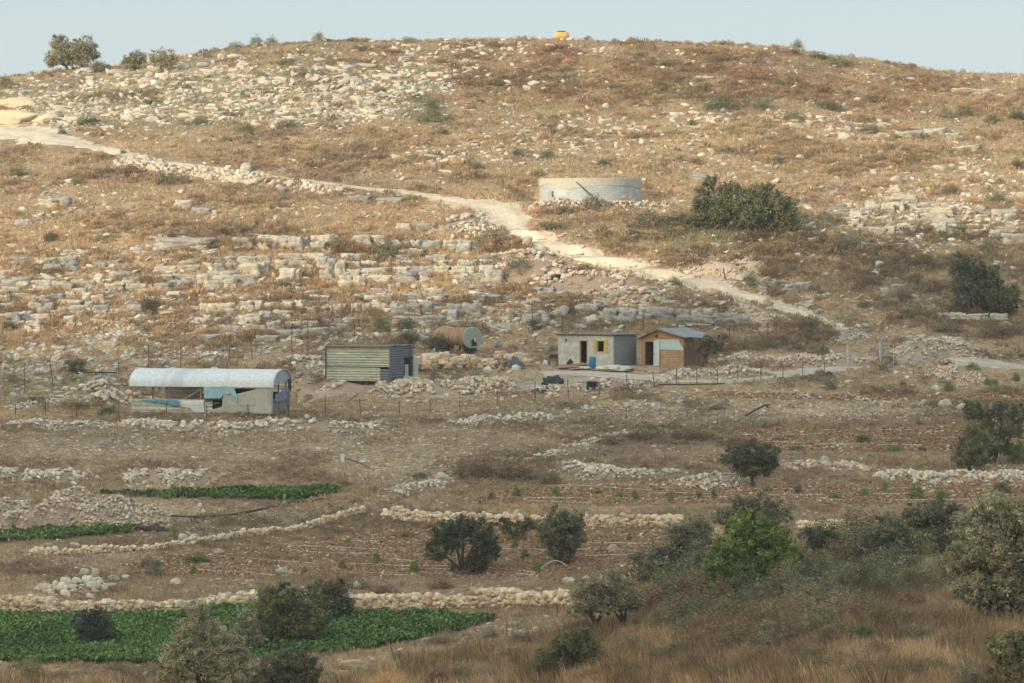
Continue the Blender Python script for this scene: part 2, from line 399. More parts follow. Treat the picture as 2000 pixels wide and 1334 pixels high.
TRACK_A = [(-120,246),(0,256),(60,264),(130,278),(200,290),(260,304),(330,318),(400,326),(470,336),(540,346),(620,356),(700,366),(780,376),(860,388),(930,400),(985,412),(1000,428),(1000,446),(1030,464),(1090,484),(1160,502),(1240,522),(1320,542),(1400,563),(1480,587),(1550,608),(1610,628),(1650,640)]
TA_W = [9,9,8,5.0,3.2,2.0,1.5,1.8,1.3,1.4,1.3,1.6,2.4,3.4,4.4,5.6,5.8,4.8,4.2,3.9,3.8,3.7,3.6,3.5,3.4,3.0,1.2]
track('dirt_road', TRACK_A, TA_W, (.70, .57, .42), 50)
TRACK_B = [(2120,724),(2000,718),(1920,708),(1840,701),(1760,700),(1690,711),(1600,722),(1500,734),(1400,741),(1330,740),(1250,735),(1180,730),(1110,727),(1050,731)]
track('farm_track', TRACK_B, [4,4,4,4,4,3.6,3.2,3,3,3,3,3,2.4,1.6], (.50, .43, .35), 60)
TRACK_C = [(575,768),(640,766),(720,768),(800,769),(880,768),(960,762),(1030,754),(1100,744),(1170,738)]
track('yard_track', TRACK_C, [2.4,2.6,3,3,3,2.6,2.4,2.2,1.4], (.42, .32, .25), 70)
def roaddist(px, py):
    d = np.full(np.shape(px), 1e9)
    for P, wv in ((TRACK_A, TA_W), (TRACK_B, [3.5]*20), (TRACK_C, [2.5]*20)):
        for i in range(len(P)-1):
            ax, ay = P[i]; bx, by = P[i+1]
            t = np.clip(((px-ax)*(bx-ax)+(py-ay)*(by-ay))/((bx-ax)**2+(by-ay)**2), 0, 1)
            dd = np.hypot((px-ax-t*(bx-ax))*.35, py-ay-t*(by-ay))/(wv[min(i, len(wv)-1)]*2.9)
            d = np.minimum(d, dd)
    return d
def inany(px, py, L):
    r = np.zeros(np.shape(px), bool)
    for p in L: r |= tri_in(px, py, p)
    return r
BLD = [[(1085,720),(1250,722),(1250,655),(1085,655)],[(1250,722),(1360,722),(1390,690),(1250,690)],[(635,745),(815,735),(815,690),(635,690)],[(253,808),(575,803),(600,770),(253,770)],[(1040,396),(1265,396),(1265,370),(1040,370)],[(890,684),(960,684),(960,660),(890,660)]]
def free(px, py): return (roaddist(px, py) > .85+.25*noise2(np.asarray(px)/9., np.asarray(py)/3., 61)) & ~inany(px, py, CROPS) & ~inany(px, py, BLD)

# ---------------------------------------------------------------- rock shapes
def ico(sub):
    bm = bmesh.new(); bmesh.ops.create_icosphere(bm, subdivisions=sub, radius=1)
    v = np.array([q.co[:] for q in bm.verts]); f = np.array([[q.index for q in p.verts] for p in bm.faces]); bm.free()
    return v, f
def rock_shape(sub, seed, cuts=7, rough=.16):
    r = np.random.default_rng(seed); v, f = ico(sub)
    o = r.uniform(0, 50, 3)
    v = v*(1+rough*1.6*noise3(v[:, 0]*1.1+o[0], v[:, 1]*1.1+o[1], v[:, 2]*1.1+o[2])[:, None])
    for _ in range(cuts):
        n = r.normal(size=3); n /= np.linalg.norm(n); d = r.uniform(.48, .85)
        e = v@n-d; k = e > 0; v[k] -= n*e[k][:, None]*.92
    if sub > 2: v = v*(1+rough*.45*noise3(v[:, 0]*4+o[0], v[:, 1]*4+o[1], v[:, 2]*4+o[2])[:, None])
    v /= np.abs(v).max(0)
    return v, f
def ledge_shape(seed, cuts=7):
    r = np.random.default_rng(seed); bm = bmesh.new(); bmesh.ops.create_cube(bm, size=2)
    bmesh.ops.subdivide_edges(bm, edges=bm.edges[:], cuts=cuts, use_grid_fill=True)
    bmesh.ops.triangulate(bm, faces=bm.faces[:])
    v = np.array([q.co[:] for q in bm.verts]); f = np.array([[q.index for q in p.verts] for p in bm.faces]); bm.free()
    n = 9.0; v = v/((np.abs(v)**n).sum(1)**(1/n))[:, None]
    o = r.uniform(0, 50, 3); v = v.copy()
    for _ in range(4):
        q = r.normal(size=3); q[2] *= .4; q /= np.linalg.norm(q); d = r.uniform(.80, 1.1); e = v@q-d; k = e > 0; v[k] -= q*e[k][:, None]*.8
    d = .20*noise3(v[:, 0]*2.2+o[0], v[:, 1]*1.6+o[1], v[:, 2]*1.2+o[2])+.06*noise3(v[:, 0]*5+o[0], v[:, 1]*5+o[1], v[:, 2]*5+o[2])
    # bedding grooves and a vertical joint
    for g in r.uniform(-.6, .7, 2): d -= .16*np.exp(-((v[:, 2]-g-.08*v[:, 0])/.09)**2)
    jx = r.uniform(-.6, .6); d -= .14*np.exp(-((v[:, 0]-jx)/.07)**2)
    v = v*(1+d[:, None]); v /= np.abs(v).max(0)
    return v, f
STONES = [rock_shape(1, 100+i, 5, .26) for i in range(8)]
COBBLES = [rock_shape(2, 130+i, 10, .22) for i in range(10)]
def proto_mesh(name, vf, m):
    o = npmesh(name, vf[0], vf[1], None, m); me = o.data; bpy.data.objects.remove(o); return me
BOULDER = {k: [proto_mesh('boulder', rock_shape(3, 200+i, 13, .22), m) for i in range(9)] for k, m in (('c', M_CREAM), ('g', M_GREY), ('o', M_ORANGE))}
LEDGE = {k: [proto_mesh('ledge_rock', ledge_shape(300+i), m) for i in range(10)] for k, m in (('c', M_CREAM), ('g', M_GREY), ('o', M_ORANGE))}
LSH = [ledge_shape(340+i, 4) for i in range(8)]
BLK = [ledge_shape(360+i, 2) for i in range(10)]+COBBLES[:5]
CREAM, GREY, ORNG, PINK = np.array([.60,.52,.40]), np.array([.44,.42,.38]), np.array([.56,.38,.26]), np.array([.52,.40,.32])

def scatter_stones(acc, x, y, z, sx, sy, sz, cols, shapes=STONES, tilt=.35, sink=.3):
    n = len(x); which = rng.integers(0, len(shapes), n)
    for w in range(len(shapes)):
        k = np.where(which == w)[0]
        if not len(k): continue
        v, f = shapes[w]; m = len(k)
        a = rng.uniform(0, 2*np.pi, m); b = rng.normal(0, tilt, m)
        P = v[None]*np.stack([sx[k], sy[k], sz[k]], 1)[:, None]
        # tilt about x, then spin about z only by a small jitter so long axes follow the slope
        cb, sb = np.cos(b)[:, None], np.sin(b)[:, None]
        P = np.stack([P[..., 0]*cb-P[..., 2]*sb, P[..., 1], P[..., 0]*sb+P[..., 2]*cb], -1)
        a = np.where(sx[k] > 1.35*sy[k], rng.normal(0, .35, m), a)
        ca, sa = np.cos(a)[:, None], np.sin(a)[:, None]
        P = np.stack([P[..., 0]*ca-P[..., 1]*sa, P[..., 0]*sa+P[..., 1]*ca, P[..., 2]], -1)
        P += np.stack([x[k], y[k], z[k]+sz[k]*(1-2*sink)], 1)[:, None]
        F_ = (f[None]+(np.arange(m)*len(v))[:, None, None]).reshape(-1, 3)
        C_ = np.repeat(cols[k], len(v), 0)
        acc.add(P.reshape(-1, 3), F_, C_)
def stone_cols(n, mixw, jit=.12):
    base = np.stack([CREAM, GREY, ORNG, PINK]); w = np.array(mixw, float); w /= w.sum()
    k = rng.choice(4, n, p=w); k2 = rng.choice(4, n, p=w); u = rng.uniform(0, 1, n)[:, None]
    return np.clip((base[k]*u+base[k2]*(1-u))*(1+rng.normal(0, jit*1.5, n))[:, None], .05, .85)

# ---------------------------------------------------------------- rock outcrops (bedded ledges)
LEDGES = """292 420 464 482 g;455 492 462 480 g;505 532 459 473 c;503 528 474 487 c;533 562 460 484 c;565 590 459 486 c;592 605 463 474 g;609 635 459 472 c;608 632 472 487 c;637 656 458 474 c;690 722 458 481 c;722 750 459 480 c;752 778 468 478 g;778 800 472 486 c;780 798 487 499 c;803 822 468 487 c;822 865 469 486 g;866 892 468 484 c;893 918 468 484 c;800 826 484 498 c;892 915 484 492 g
300 390 484 490 g;372 400 480 489 c;395 425 488 496 c;418 455 500 511 c;420 436 512 530 g;436 453 514 526 c;465 500 500 511 c;500 525 499 509 c;468 505 514 538 c;508 523 510 535 c;545 590 495 506 c;540 560 507 525 c;560 592 508 517 g;600 632 494 508 c;620 640 500 524 c;625 648 525 545 c;668 700 495 508 c;655 672 506 540 c;672 702 510 524 c;672 702 524 541 c;640 655 503 540 g;705 735 508 522 c;735 762 510 523 c;703 765 523 534 c;705 762 535 543 c;762 782 507 520 c;780 812 508 517 c;765 795 521 532 c;795 816 520 531 g;775 812 532 548 g;833 870 498 508 c;822 842 511 518 c;846 872 508 518 c;820 850 520 529 c;850 875 519 533 c;820 870 530 537 g;880 912 520 528 c;880 915 528 536 c;913 924 520 534 c;895 915 506 519 c;916 932 507 518 g;935 962 498 506 g;937 962 506 517 c;938 960 518 530 c;948 978 527 550 c;925 948 533 548 g;900 918 542 552 g
662 690 537 557 c;690 711 538 556 c;715 764 537 549 c;300 345 519 531 c;345 388 518 529 c;292 335 536 543 c;335 388 535 545 c;385 405 534 560 c;405 465 528 545 c;400 440 547 563 c;440 460 543 562 c;302 330 552 567 g;335 385 546 560 g;380 409 565 576 c;390 409 575 584 c;325 350 569 581 c;545 575 524 546 c;575 586 526 545 c;590 607 517 530 c;455 500 537 552 g;215 250 530 545 g;355 390 505 514 g
392 408 592 603 c;405 425 592 608 c;424 458 592 610 c;470 495 587 603 c;495 507 587 602 c;520 536 590 603 c;548 570 590 602 c;577 595 586 600 c;607 640 577 587 c;465 510 614 625 c;508 525 608 622 g;535 566 605 620 c;600 625 598 613 g;522 545 627 646 g;557 590 626 640 g;592 624 625 640 g;625 650 620 634 g;645 657 594 613 c;657 674 593 614 c;687 702 592 612 c;707 725 592 610 c;725 752 591 606 c;762 774 593 608 g;774 797 595 614 g;797 822 593 610 g;822 845 590 609 g;747 783 577 585 g;786 823 576 585 g;840 873 575 583 g;873 905 575 583 g;920 944 576 586 g;945 980 575 584 g;876 904 592 612 g;874 892 604 624 g;905 940 590 618 g;640 670 621 630 g;672 708 620 632 g;770 800 618 628 g;800 865 617 632 g;880 925 624 642 g;590 640 640 655 g;540 590 643 658 g;430 470 636 648 g;480 520 634 646 g;380 440 652 664 g;500 540 655 667 g
0 35 524 540 c;25 55 502 510 g;88 118 502 516 g;118 150 500 514 g;85 120 515 528 g;120 152 513 526 g;200 235 507 516 g;125 155 487 495 g;2 40 545 558 g;20 62 541 553 g;60 100 547 560 c;75 105 560 568 c;100 140 550 566 c;140 180 546 562 c;62 98 577 591 c;98 128 572 588 g;129 146 569 583 c;145 170 562 578 g;55 82 591 610 c;82 108 590 610 g;112 158 585 597 c;112 162 597 611 c;160 176 570 590 c;178 200 575 592 c;165 182 588 602 c;180 212 596 608 g;0 22 592 606 c;22 58 572 584 c;0 18 575 586 c;36 58 608 624 c;58 94 612 624 c;52 78 626 638 c;10 35 610 628 g;124 145 617 628 c;240 272 540 553 c;245 285 553 567 c;205 240 552 566 c;190 225 562 570 g;250 275 595 606 g;0 30 512 522 g;0 40 560 570 g
1055 1080 560 573 g;1080 1105 559 572 g;1110 1160 558 569 g;1060 1112 584 594 g;1120 1170 594 613 g;1178 1205 602 625 g;1205 1241 601 628 g;1251 1278 598 620 g;1278 1312 599 622 g;1312 1345 603 616 g;1345 1395 603 613 c;1322 1345 616 628 g;1350 1398 615 627 g;1396 1430 612 628 g;1430 1462 617 630 g;1188 1240 568 582 g;1290 1330 586 594 g;1335 1400 631 639 g;1020 1058 612 634 g;1160 1185 586 597 g;1090 1115 575 584 g;1160 1200 555 565 c;1240 1280 560 572 g
1835 1860 612 624 g;1860 1885 611 625 c;1888 1930 613 625 c;1935 1967 611 629 c;1475 1505 541 557 g;1500 1530 548 560 g;1535 1560 553 568 g;1560 1580 551 568 g;1741 1768 555 569 g;1700 1728 443 455 c;1728 1748 441 454 c;1752 1790 440 455 g;1822 1848 434 456 c;1850 1870 445 454 c;1935 1965 447 466 c;1960 2010 455 472 c;1690 1722 398 410 c;1722 1745 397 412 c;1745 1765 394 410 c;1740 1790 378 392 c;1765 1790 398 408 c;1790 1830 406 416 c;1820 1860 404 418 c;1800 1850 416 428 c;1820 1870 425 437 c;1940 1985 408 425 c;1740 1760 361 371 c;1620 1655 399 408 g;1660 1682 413 424 c;1350 1400 340 350 g;1885 1930 447 455 c
285 340 126 139 c;340 420 124 134 c;420 475 131 140 c;200 250 137 147 c;140 190 133 143 c;500 560 148 158 c;560 640 128 137 c;640 700 126 136 c;600 655 150 162 c;655 715 154 166 c;655 710 186 200 c;705 740 190 205 c;470 520 196 208 c;520 560 205 216 c;560 600 208 222 c;610 690 165 178 c;80 130 222 234 c;130 170 226 240 c;155 200 196 208 c;335 375 176 186 c;230 262 222 236 c;282 315 224 238 c;0 60 172 182 c;500 525 78 88 c;430 480 106 114 c;600 680 113 120 c;690 740 125 134 c;700 750 208 218 c;735 780 140 152 c;780 830 150 160 c;310 350 205 215 c;400 450 150 158 c;455 500 165 173 c
1860 1900 172 180 c;1900 1945 174 184 c;1310 1345 143 152 c;1355 1400 148 156 c;1425 1465 155 163 c;1040 1080 130 137 c;1015 1060 160 170 c;1750 1800 255 268 c;1805 1850 250 262 c;1850 1880 258 270 c;1630 1665 258 272 c;1480 1520 225 233 c;1540 1600 238 248 c;1310 1370 218 226 c;1380 1440 228 236 c;1850 1920 285 292 c;75 110 388 402 c;105 140 385 400 g;340 375 390 404 c;375 410 405 415 g;680 720 382 392 g;730 790 386 396 g;775 800 435 448 c;815 850 436 448 g;858 885 440 449 g"""
GROUPS_L = [(0,260,'bedded limestone ledges on the upper left slope'),(260,440,'limestone ledges on the slope between the tank and the right edge'),(440,560,'bedded limestone ledges of the middle slope'),(560,900,'weathered ledges above the sheds')]
def region(px, py):
    if py < 160: return 'just under the skyline', 'left of centre' if px < 900 else 'right of the orange tank'
    h = 'left' if px < 500 else 'centre left' if px < 1000 else 'centre right' if px < 1450 else 'right'
    if py < 330: return 'on the upper hillside', {'left': 'above the cream spoil bank', 'centre left': 'above the winding track', 'centre right': 'above the round water tank', 'right': 'above the big dark trees'}[h]
    if py < 470: return 'on the hillside', {'left': 'below the cream spoil bank', 'centre left': 'left of the track bend', 'centre right': 'around the round water tank', 'right': 'right of the big dark trees'}[h]
    if py < 600: return 'on the middle slope', {'left': 'of the left bedded outcrop', 'centre left': 'in the tall stacked outcrop', 'centre right': 'just below the dirt road', 'right': 'between dirt road and right edge'}[h]
    if py < 770: return 'low on the slope', {'left': 'behind the white polytunnel', 'centre left': 'above the corrugated shed and rusty tanker', 'centre right': 'behind the concrete and timber huts', 'right': 'behind the farm gate'}[h]
    if py < 960: return 'in the rough ground', {'left': 'below the white polytunnel', 'centre left': 'below the stony yard', 'centre right': 'below the two huts', 'right': 'below the farm gate'}[h]
    return 'among the lower terraces', {'left': 'near the green crops', 'centre left': 'near the dry stone walls', 'centre right': 'beside the lower olives', 'right': 'in the brown grass slope'}[h]
def sname(w, h):
    return ('thin' if w > 3.2*h else 'broad' if w > 30 else 'small' if w < 22 else 'squared')
CN = {'c': 'cream', 'g': 'grey weathered', 'o': 'orange tinted'}
def place_rock(me, name, px, py, wpx, hpx, c, cat, noun, depth=1.0, emb=.25, rz=.12):
    x, y, z = [float(q) for q in at(px, py)]
    s = y/F; w = wpx*s; h = hpx*s
    o = bpy.data.objects.new(name, me); COL.objects.link(o)
    d = max(h*1.3, w*.45)*depth
    o.scale = (w/2*1.04, d/2, h*(.5+emb/2)); o.location = (x, y+d*.40, z+h*.5-h*emb*.5)
    o.rotation_euler = (random.gauss(0, .05), random.gauss(0, .04), random.gauss(0, rz))
    a, b_ = region(px, py)
    tag(o, '%s %s %s %s %s' % (sname(wpx, hpx), CN[c], noun.replace('limestone ', ''), a, b_), cat, '%ss %s %s' % (noun, a, b_))
    return o
for line in LEDGES.replace('\n', ';').split(';'):
    x0, x1, y0, y1, c = line.split(); x0, x1, y0, y1 = map(float, (x0, x1, y0, y1))
    if y1 < 300 and not (x0 > 1700):                      # weathered bedrock humps near the crest: broken, rounded
        n_ = max(1, round((x1-x0)/34))
        for q in range(n_):
            w_ = (x1-x0)/n_*random.uniform(.75, 1.25); o_ = place_rock(random.choice(BOULDER[c]), 'bedrock_hump', x0+(q+.5)*(x1-x0)/n_+random.uniform(-5, 5), y1+random.uniform(-3, 3), w_, (y1-y0)*random.uniform(.8, 1.2), c, 'bedrock', 'bedrock hump', rz=.4)
        continue
    x0 -= 3; x1 += 3+random.uniform(0, 2); y0 -= 1; y1 += 3
    place_rock(random.choice(LEDGE[c]), 'ledge_rock', (x0+x1)/2, y1, x1-x0, y1-y0, c, 'ledge rock', 'limestone ledge block')

# ---------------------------------------------------------------- boulders and loose stones
def dens_rock(px, py): return .17+ell(px, py, ROCKD)
def sample(n, dens, x0=-220, x1=2260, y0=70, y1=1334, mx=1.5):
    PX, PY = [], []
    while len(PX) < n:
        a = rng.uniform(x0, x1, 20000); b = rng.uniform(y0, y1, 20000)
        k = rng.uniform(0, mx, 20000) < dens(a, b)
        k &= free(a, b) & (b > np.interp(a, sky_x, sky_v)+1)
        PX += list(a[k]); PY += list(b[k])
    return np.array(PX[:n]), np.array(PY[:n])
bx, by = sample(275, lambda a, b: dens_rock(a, b)*(b < 780)*1.0+.05*((b > 780)), x0=5, x1=1995, y1=1300)
FIXED = [(862,944,22,24,'c'),(243,745,22,12,'o'),(140,725,14,12,'g'),(158,738,16,10,'g'),(1030,480,26,22,'o'),(1060,500,22,20,'o'),(1150,545,34,20,'o'),(1180,560,30,22,'o'),(1235,548,30,14,'g'),(480,338,28,22,'c'),(445,338,26,17,'c'),(285,318,28,22,'c'),(1395,578,30,16,'o'),(1500,600,26,16,'o'),(1625,640,20,14,'c'),(1583,598,18,14,'c'),(1800,668,20,14,'c'),(1830,765,20,14,'c'),(1805,795,24,18,'c'),(1850,797,34,18,'c'),(1880,800,24,16,'c'),(1765,722,14,10,'c'),(600,820,14,12,'c'),(1240,405,24,12,'o'),(1280,404,22,12,'o'),(1725,487,22,16,'o'),(1770,795,0,0,''),(1095,622,46,30,'g'),(1060,628,30,26,'g'),(1160,632,30,18,'c'),(955,610,26,12,'o'),(165,1128,26,20,'c'),(185,1130,18,22,'c'),(222,1137,24,16,'c'),(245,1134,20,14,'c'),(345,1145,28,16,'c'),(428,1084,22,12,'c'),(95,1072,22,12,'c'),(145,1070,20,12,'c'),(690,1310,60,22,'o'),(672,1322,30,14,'o'),(1005,1222,26,8,'c'),(1110,1140,30,16,'c'),(1145,1135,22,12,'c'),(1215,1134,24,12,'c'),(695,1150,20,14,'c'),(555,988,12,10,'g'),(1440,750,18,10,'c'),(630,670,0,0,''),(1690,868,0,0,''),(355,1056,24,14,'c'),(380,1060,22,18,'c'),(1560,1180,0,0,''),(1855,745,14,10,'c'),(70,310,0,0,'')]
for (a, b_, w, h, c) in FIXED:
    if not c: continue
    place_rock(random.choice(BOULDER[c]), 'boulder', a, b_, w, h, c, 'boulder', 'limestone boulder', rz=.5)
sz = np.where(by < 330, 9+10*rng.random(len(bx))**2, 10+18*rng.random(len(bx))**1.8)
for i in range(len(bx)-len(FIXED)+12):
    p, q = bx[i], by[i]
    g = ell(p, q, [(250,700,400,60,1),(1300,600,600,60,.8),(700,660,400,50,.8),(1800,560,200,60,.8)]) if q > 430 else .12
    c = 'g' if random.random() < g*.9 else ('o' if random.random() < .10 else 'c')
    ar = random.uniform(.42, .75)
    place_rock(random.choice(BOULDER[c]), 'boulder', p, q, sz[i], sz[i]*ar, c, 'boulder', 'limestone boulder', rz=.5)
loose = Acc()
def loose_batch(n, dens, lo, hi, pw, mixw, shapes, y0=70, y1=1334, mx=1.5, greyzone=True):
    a, b_ = sample(n, dens, y0=y0, y1=y1, mx=mx); x, y, z = at(a, b_)
    s = (lo+(hi-lo)*rng.random(n)**pw)*y/F/2
    c = stone_cols(n, mixw)
    if greyzone:
        g = np.clip(ell(a, b_, [(250,700,400,60,.9),(1300,600,600,60,.6),(700,650,400,50,.7),(1800,560,300,60,.7)]), 0, .8)[:, None]
        c = c*(1-g)+GREY*g*(.9+.3*rng.random((n, 1)))
    scatter_stones(loose, x, y, z, s*rng.uniform(1, 1.7, n), s*rng.uniform(.8, 1.1, n), s*rng.uniform(.36, .72, n), c, shapes)
loose_batch(8500, lambda a, b: dens_rock(a, b)**1.3*(b < 790)*(1+.8*noise2(a/40, b/14, 78)), 4, 15, 2.0, (6, 2, .8, .8), COBBLES, y1=800)
loose_batch(14000, lambda a, b: (.3+dens_rock(a, b))*(b < 800), 2, 6, 1.5, (6, 1.5, 1, 1), STONES, y1=800)
loose_batch(24000, lambda a, b: (.45+ell(a, b, BARE)+.7*noise2(a/90, b/16, 77))*(b > 760), 1.8, 8, 2.6, (5, .5, 2.2, 2.6), STONES, y0=760, greyzone=False)
loose_batch(5000, lambda a, b: 1.0*inany(a, b, FIELDS), 2, 5, 1.8, (2, .2, 3, 3), STONES, y0=760, greyzone=False)
loose_batch(1500, lambda a, b: 1.0*(b > 1180), 3, 16, 3.5, (6, 1, 2, 1), COBBLES, y0=1180, greyzone=False)
loose_batch(5000, lambda a, b: ell(a, b, BARE)*1.0, 2, 8, 1.8, (3, .4, 3, 3), STONES, greyzone=False)
def slabs(n, dens, w0, w1, h0, h1, mixw, y0, y1, grey=0):
    a, b = sample(n, dens, y0=y0, y1=y1); x, y, z = at(a, b); s = y/F/2; w = (w0+(w1-w0)*rng.random(n)**1.6)*s; h = (h0+(h1-h0)*rng.random(n)**1.4)*s
    c = stone_cols(n, mixw)*(1-grey)+GREY*grey
    scatter_stones(loose, x, y+h, z, w, np.maximum(w*.5, h*1.1), h*1.35, c, LSH, .10, .36)
slabs(700, lambda a, b: (np.maximum(ell(a, b, ROCKD)-.25, 0))*1.3*(1+.8*noise2(a/40, b/14, 78)), 8, 34, 3, 9, (7,1,.5,.3), 80, 340)
slabs(750, lambda a, b: ell(a, b, [(450,560,480,80,1),(100,580,200,60,1),(800,620,300,40,.8),(1250,600,250,30,.6),(1750,420,200,50,.9),(1800,600,200,30,.4)])*(1+.9*noise2(a/60, b/7, 79)), 10, 40, 4, 11, (5,4,.5,.3), 380, 690, .25)
a, b = sample(16000, lambda a, b: 1.0*inany(a, b, FIELDS), y0=760); x, y, z = at(a, b); n = len(a); q = (2+5*rng.random(n)**1.5)*y/F/2
scatter_stones(loose, x, y, z, q*1.3, q, q*.8, np.array([.29, .165, .09])[None]*(1+.25*rng.normal(size=(n, 1))).clip(.5, 1.7), STONES)
tag(loose.build('loose_stones', m_stone), 'pale loose limestone rubble strewn over the whole hillside', 'loose stones', kind='stuff')

# ---------------------------------------------------------------- stone walls, banks of rubble and heaps
def path_world(pts, step=.2):
    px = np.interp(np.linspace(0, len(pts)-1, len(pts)*20), np.arange(len(pts)), [p[0] for p in pts])
    py = np.interp(np.linspace(0, len(pts)-1, len(pts)*20), np.arange(len(pts)), [p[1] for p in pts])
    x, y, _ = at(px, py); d = np.r_[0, np.cumsum(np.hypot(np.diff(x), np.diff(y)))]
    ds = np.arange(0, d[-1], step); return np.interp(ds, d, x), np.interp(ds, d, y), ds
def wall(pts, hpx, label, sz=.17, mixw=(7, .6, 1.5, 1.5), ragged=.15, jit=.1, depth=2, shapes=None):
    shapes = shapes or BLK
    acc = Acc(); x, y, ds = path_world(pts, sz*1.45)
    hp = np.interp(np.linspace(0, 1, len(x)), np.linspace(0, 1, len(hpx)), hpx)*y/F
    for dl in range(depth):
        for lv in range(60):
            zc = lv*sz*.95
            k = zc < hp*(1+ragged*noise2(ds/1.2, 0*ds+lv, 3))-sz*.6
            if not k.any(): break
            n = k.sum(); off = rng.uniform(-.5, .5)*sz*1.4
            X_ = x[k]+off+rng.normal(0, sz*.25, n); Y_ = y[k]+dl*sz*1.6+rng.normal(0, sz*.15, n)
            s = sz*rng.uniform(.65, 1.45, n)
            scatter_stones(acc, X_, Y_, H(x[k], y[k])+zc-sz*.1+rng.normal(0, sz*.12, n), s*rng.uniform(.85, 1.3, n), s, s*rng.uniform(.6, .95, n), np.clip(stone_cols(n, mixw, jit)*np.array([1.20,1.10,1.0]), 0, .8), shapes, .3 if shapes is BLK else .06, 0)
    return tag(acc.build('dry_stone_wall', m_stone), label, 'stone wall')
wall([(-90,1196),(0,1197),(120,1204),(250,1200),(360,1196),(450,1184)], [34,32,27,22,20,18], 'curving dry stone wall along the top edge of the large green crop at left', .16)
wall([(455,1186),(560,1188),(700,1193),(820,1190),(950,1187),(1108,1186)], [24,26,26,26,30,32], 'cream dry stone wall running right from the round olive bush to the forked olive', .17)
wall([(752,1017),(850,1022),(950,1022),(1060,1026),(1180,1030),(1330,1033)], [20,18,16,18,20,22], 'long pale dry stone wall above the two middle olive trees', .16)
wall([(1560,1034),(1640,1037),(1725,1036)], [14,18,14], 'short pale dry stone wall visible behind the bright green tree', .15)
wall([(60,1086),(160,1082),(300,1074),(420,1056),(520,1044),(600,1034),(660,1014),(712,1002)], [8,9,8,9,9,9,9,9], 'low curving line of wall stones between the small green crop and the red soil', .13, ragged=.5)
wall([(805,722),(880,722),(960,719),(1030,714)], [22,24,22,18], 'retaining wall of large flat blocks right of the corrugated shed', .36, (6, 1, 2, 2), .1, shapes=LSH)
def rubble(name, pts, thick, n, lo, hi, label, cat, mixw=(5, .5, 2, 2), hump=.5, soil=(.34,.245,.175)):
    """bank of stones along a line; thick in pixels is its apparent height"""
    lo, hi, n = lo*.8, hi*.85, int(n*1.9)
    acc = Acc(); x, y, ds = path_world(pts, .25); m = len(x)
    th = np.interp(np.linspace(0, 1, m), np.linspace(0, 1, len(thick)), thick)*y/F
    # earth core with an uneven crest
    nc = 9; a = np.linspace(-1, 1, nc); tx, ty = np.gradient(x), np.gradient(y); l = np.hypot(tx, ty)+1e-9
    wid = th*2.0+.25; shift = th*.9*noise2(ds/2.3, 0*ds+n, 23)+th*.5*noise2(ds/.9, 0*ds+n, 24)
    x = x-ty/l*shift; y = y+tx/l*shift
    def prof(ds_, a_, th_): return th_*hump*np.maximum(0, 1-a_**2)*(1+.35*noise2(ds_/1.6, a_*1.2, 21)+.22*noise2(ds_/.5, a_*3.5, 22))
    XX = x[:, None]-ty[:, None]/l[:, None]*a*wid[:, None]; YY = y[:, None]+tx[:, None]/l[:, None]*a*wid[:, None]
    ends = np.clip(np.minimum(ds, ds[-1]-ds)/1.2, 0, 1)[:, None]
    D2, A2 = np.broadcast_to(ds[:, None], XX.shape), np.broadcast_to(a, XX.shape)
    ZZ = H(XX, YY)-.06+prof(D2, A2, np.broadcast_to(th[:, None], XX.shape))*ends
    I = (np.arange(m-1)[:, None]*nc+np.arange(nc-1)[None]).ravel()
    f = np.concatenate([np.stack([I, I+nc, I+nc+1], 1), np.stack([I, I+nc+1, I+1], 1)])
    acc.add(np.stack([XX.ravel(), YY.ravel(), ZZ.ravel()], 1), f, np.array(soil)*(1+.15*noise2(XX.ravel(), YY.ravel(), 8))[:, None])
    i = rng.integers(0, m, n); gap = noise2(ds/1.4, 0*ds+n, 25) > rng.uniform(-1.1, .2, m); i = rng.choice(np.where(gap)[0], n); aa = np.clip(rng.normal(0, .62, n), -1.9, 1.9)
    sx = x[i]-ty[i]/l[i]*aa*wid[i]+rng.normal(0, .12, n); sy = y[i]+tx[i]/l[i]*aa*wid[i]
    szz = H(sx, sy)+prof(ds[i], aa, th[i])*ends[i, 0]
    s = (lo*.6+(hi*1.15-lo*.6)*rng.random(n)**2.6)*y[i]/F/2
    scatter_stones(acc, sx, sy, szz, s*rng.uniform(.9, 1.3, n), s, s*rng.uniform(.6, .9, n), stone_cols(n, mixw), COBBLES if hi > 6.5 else STONES, .5, .25)
    return tag(acc.build(name, m_stone), label, cat)
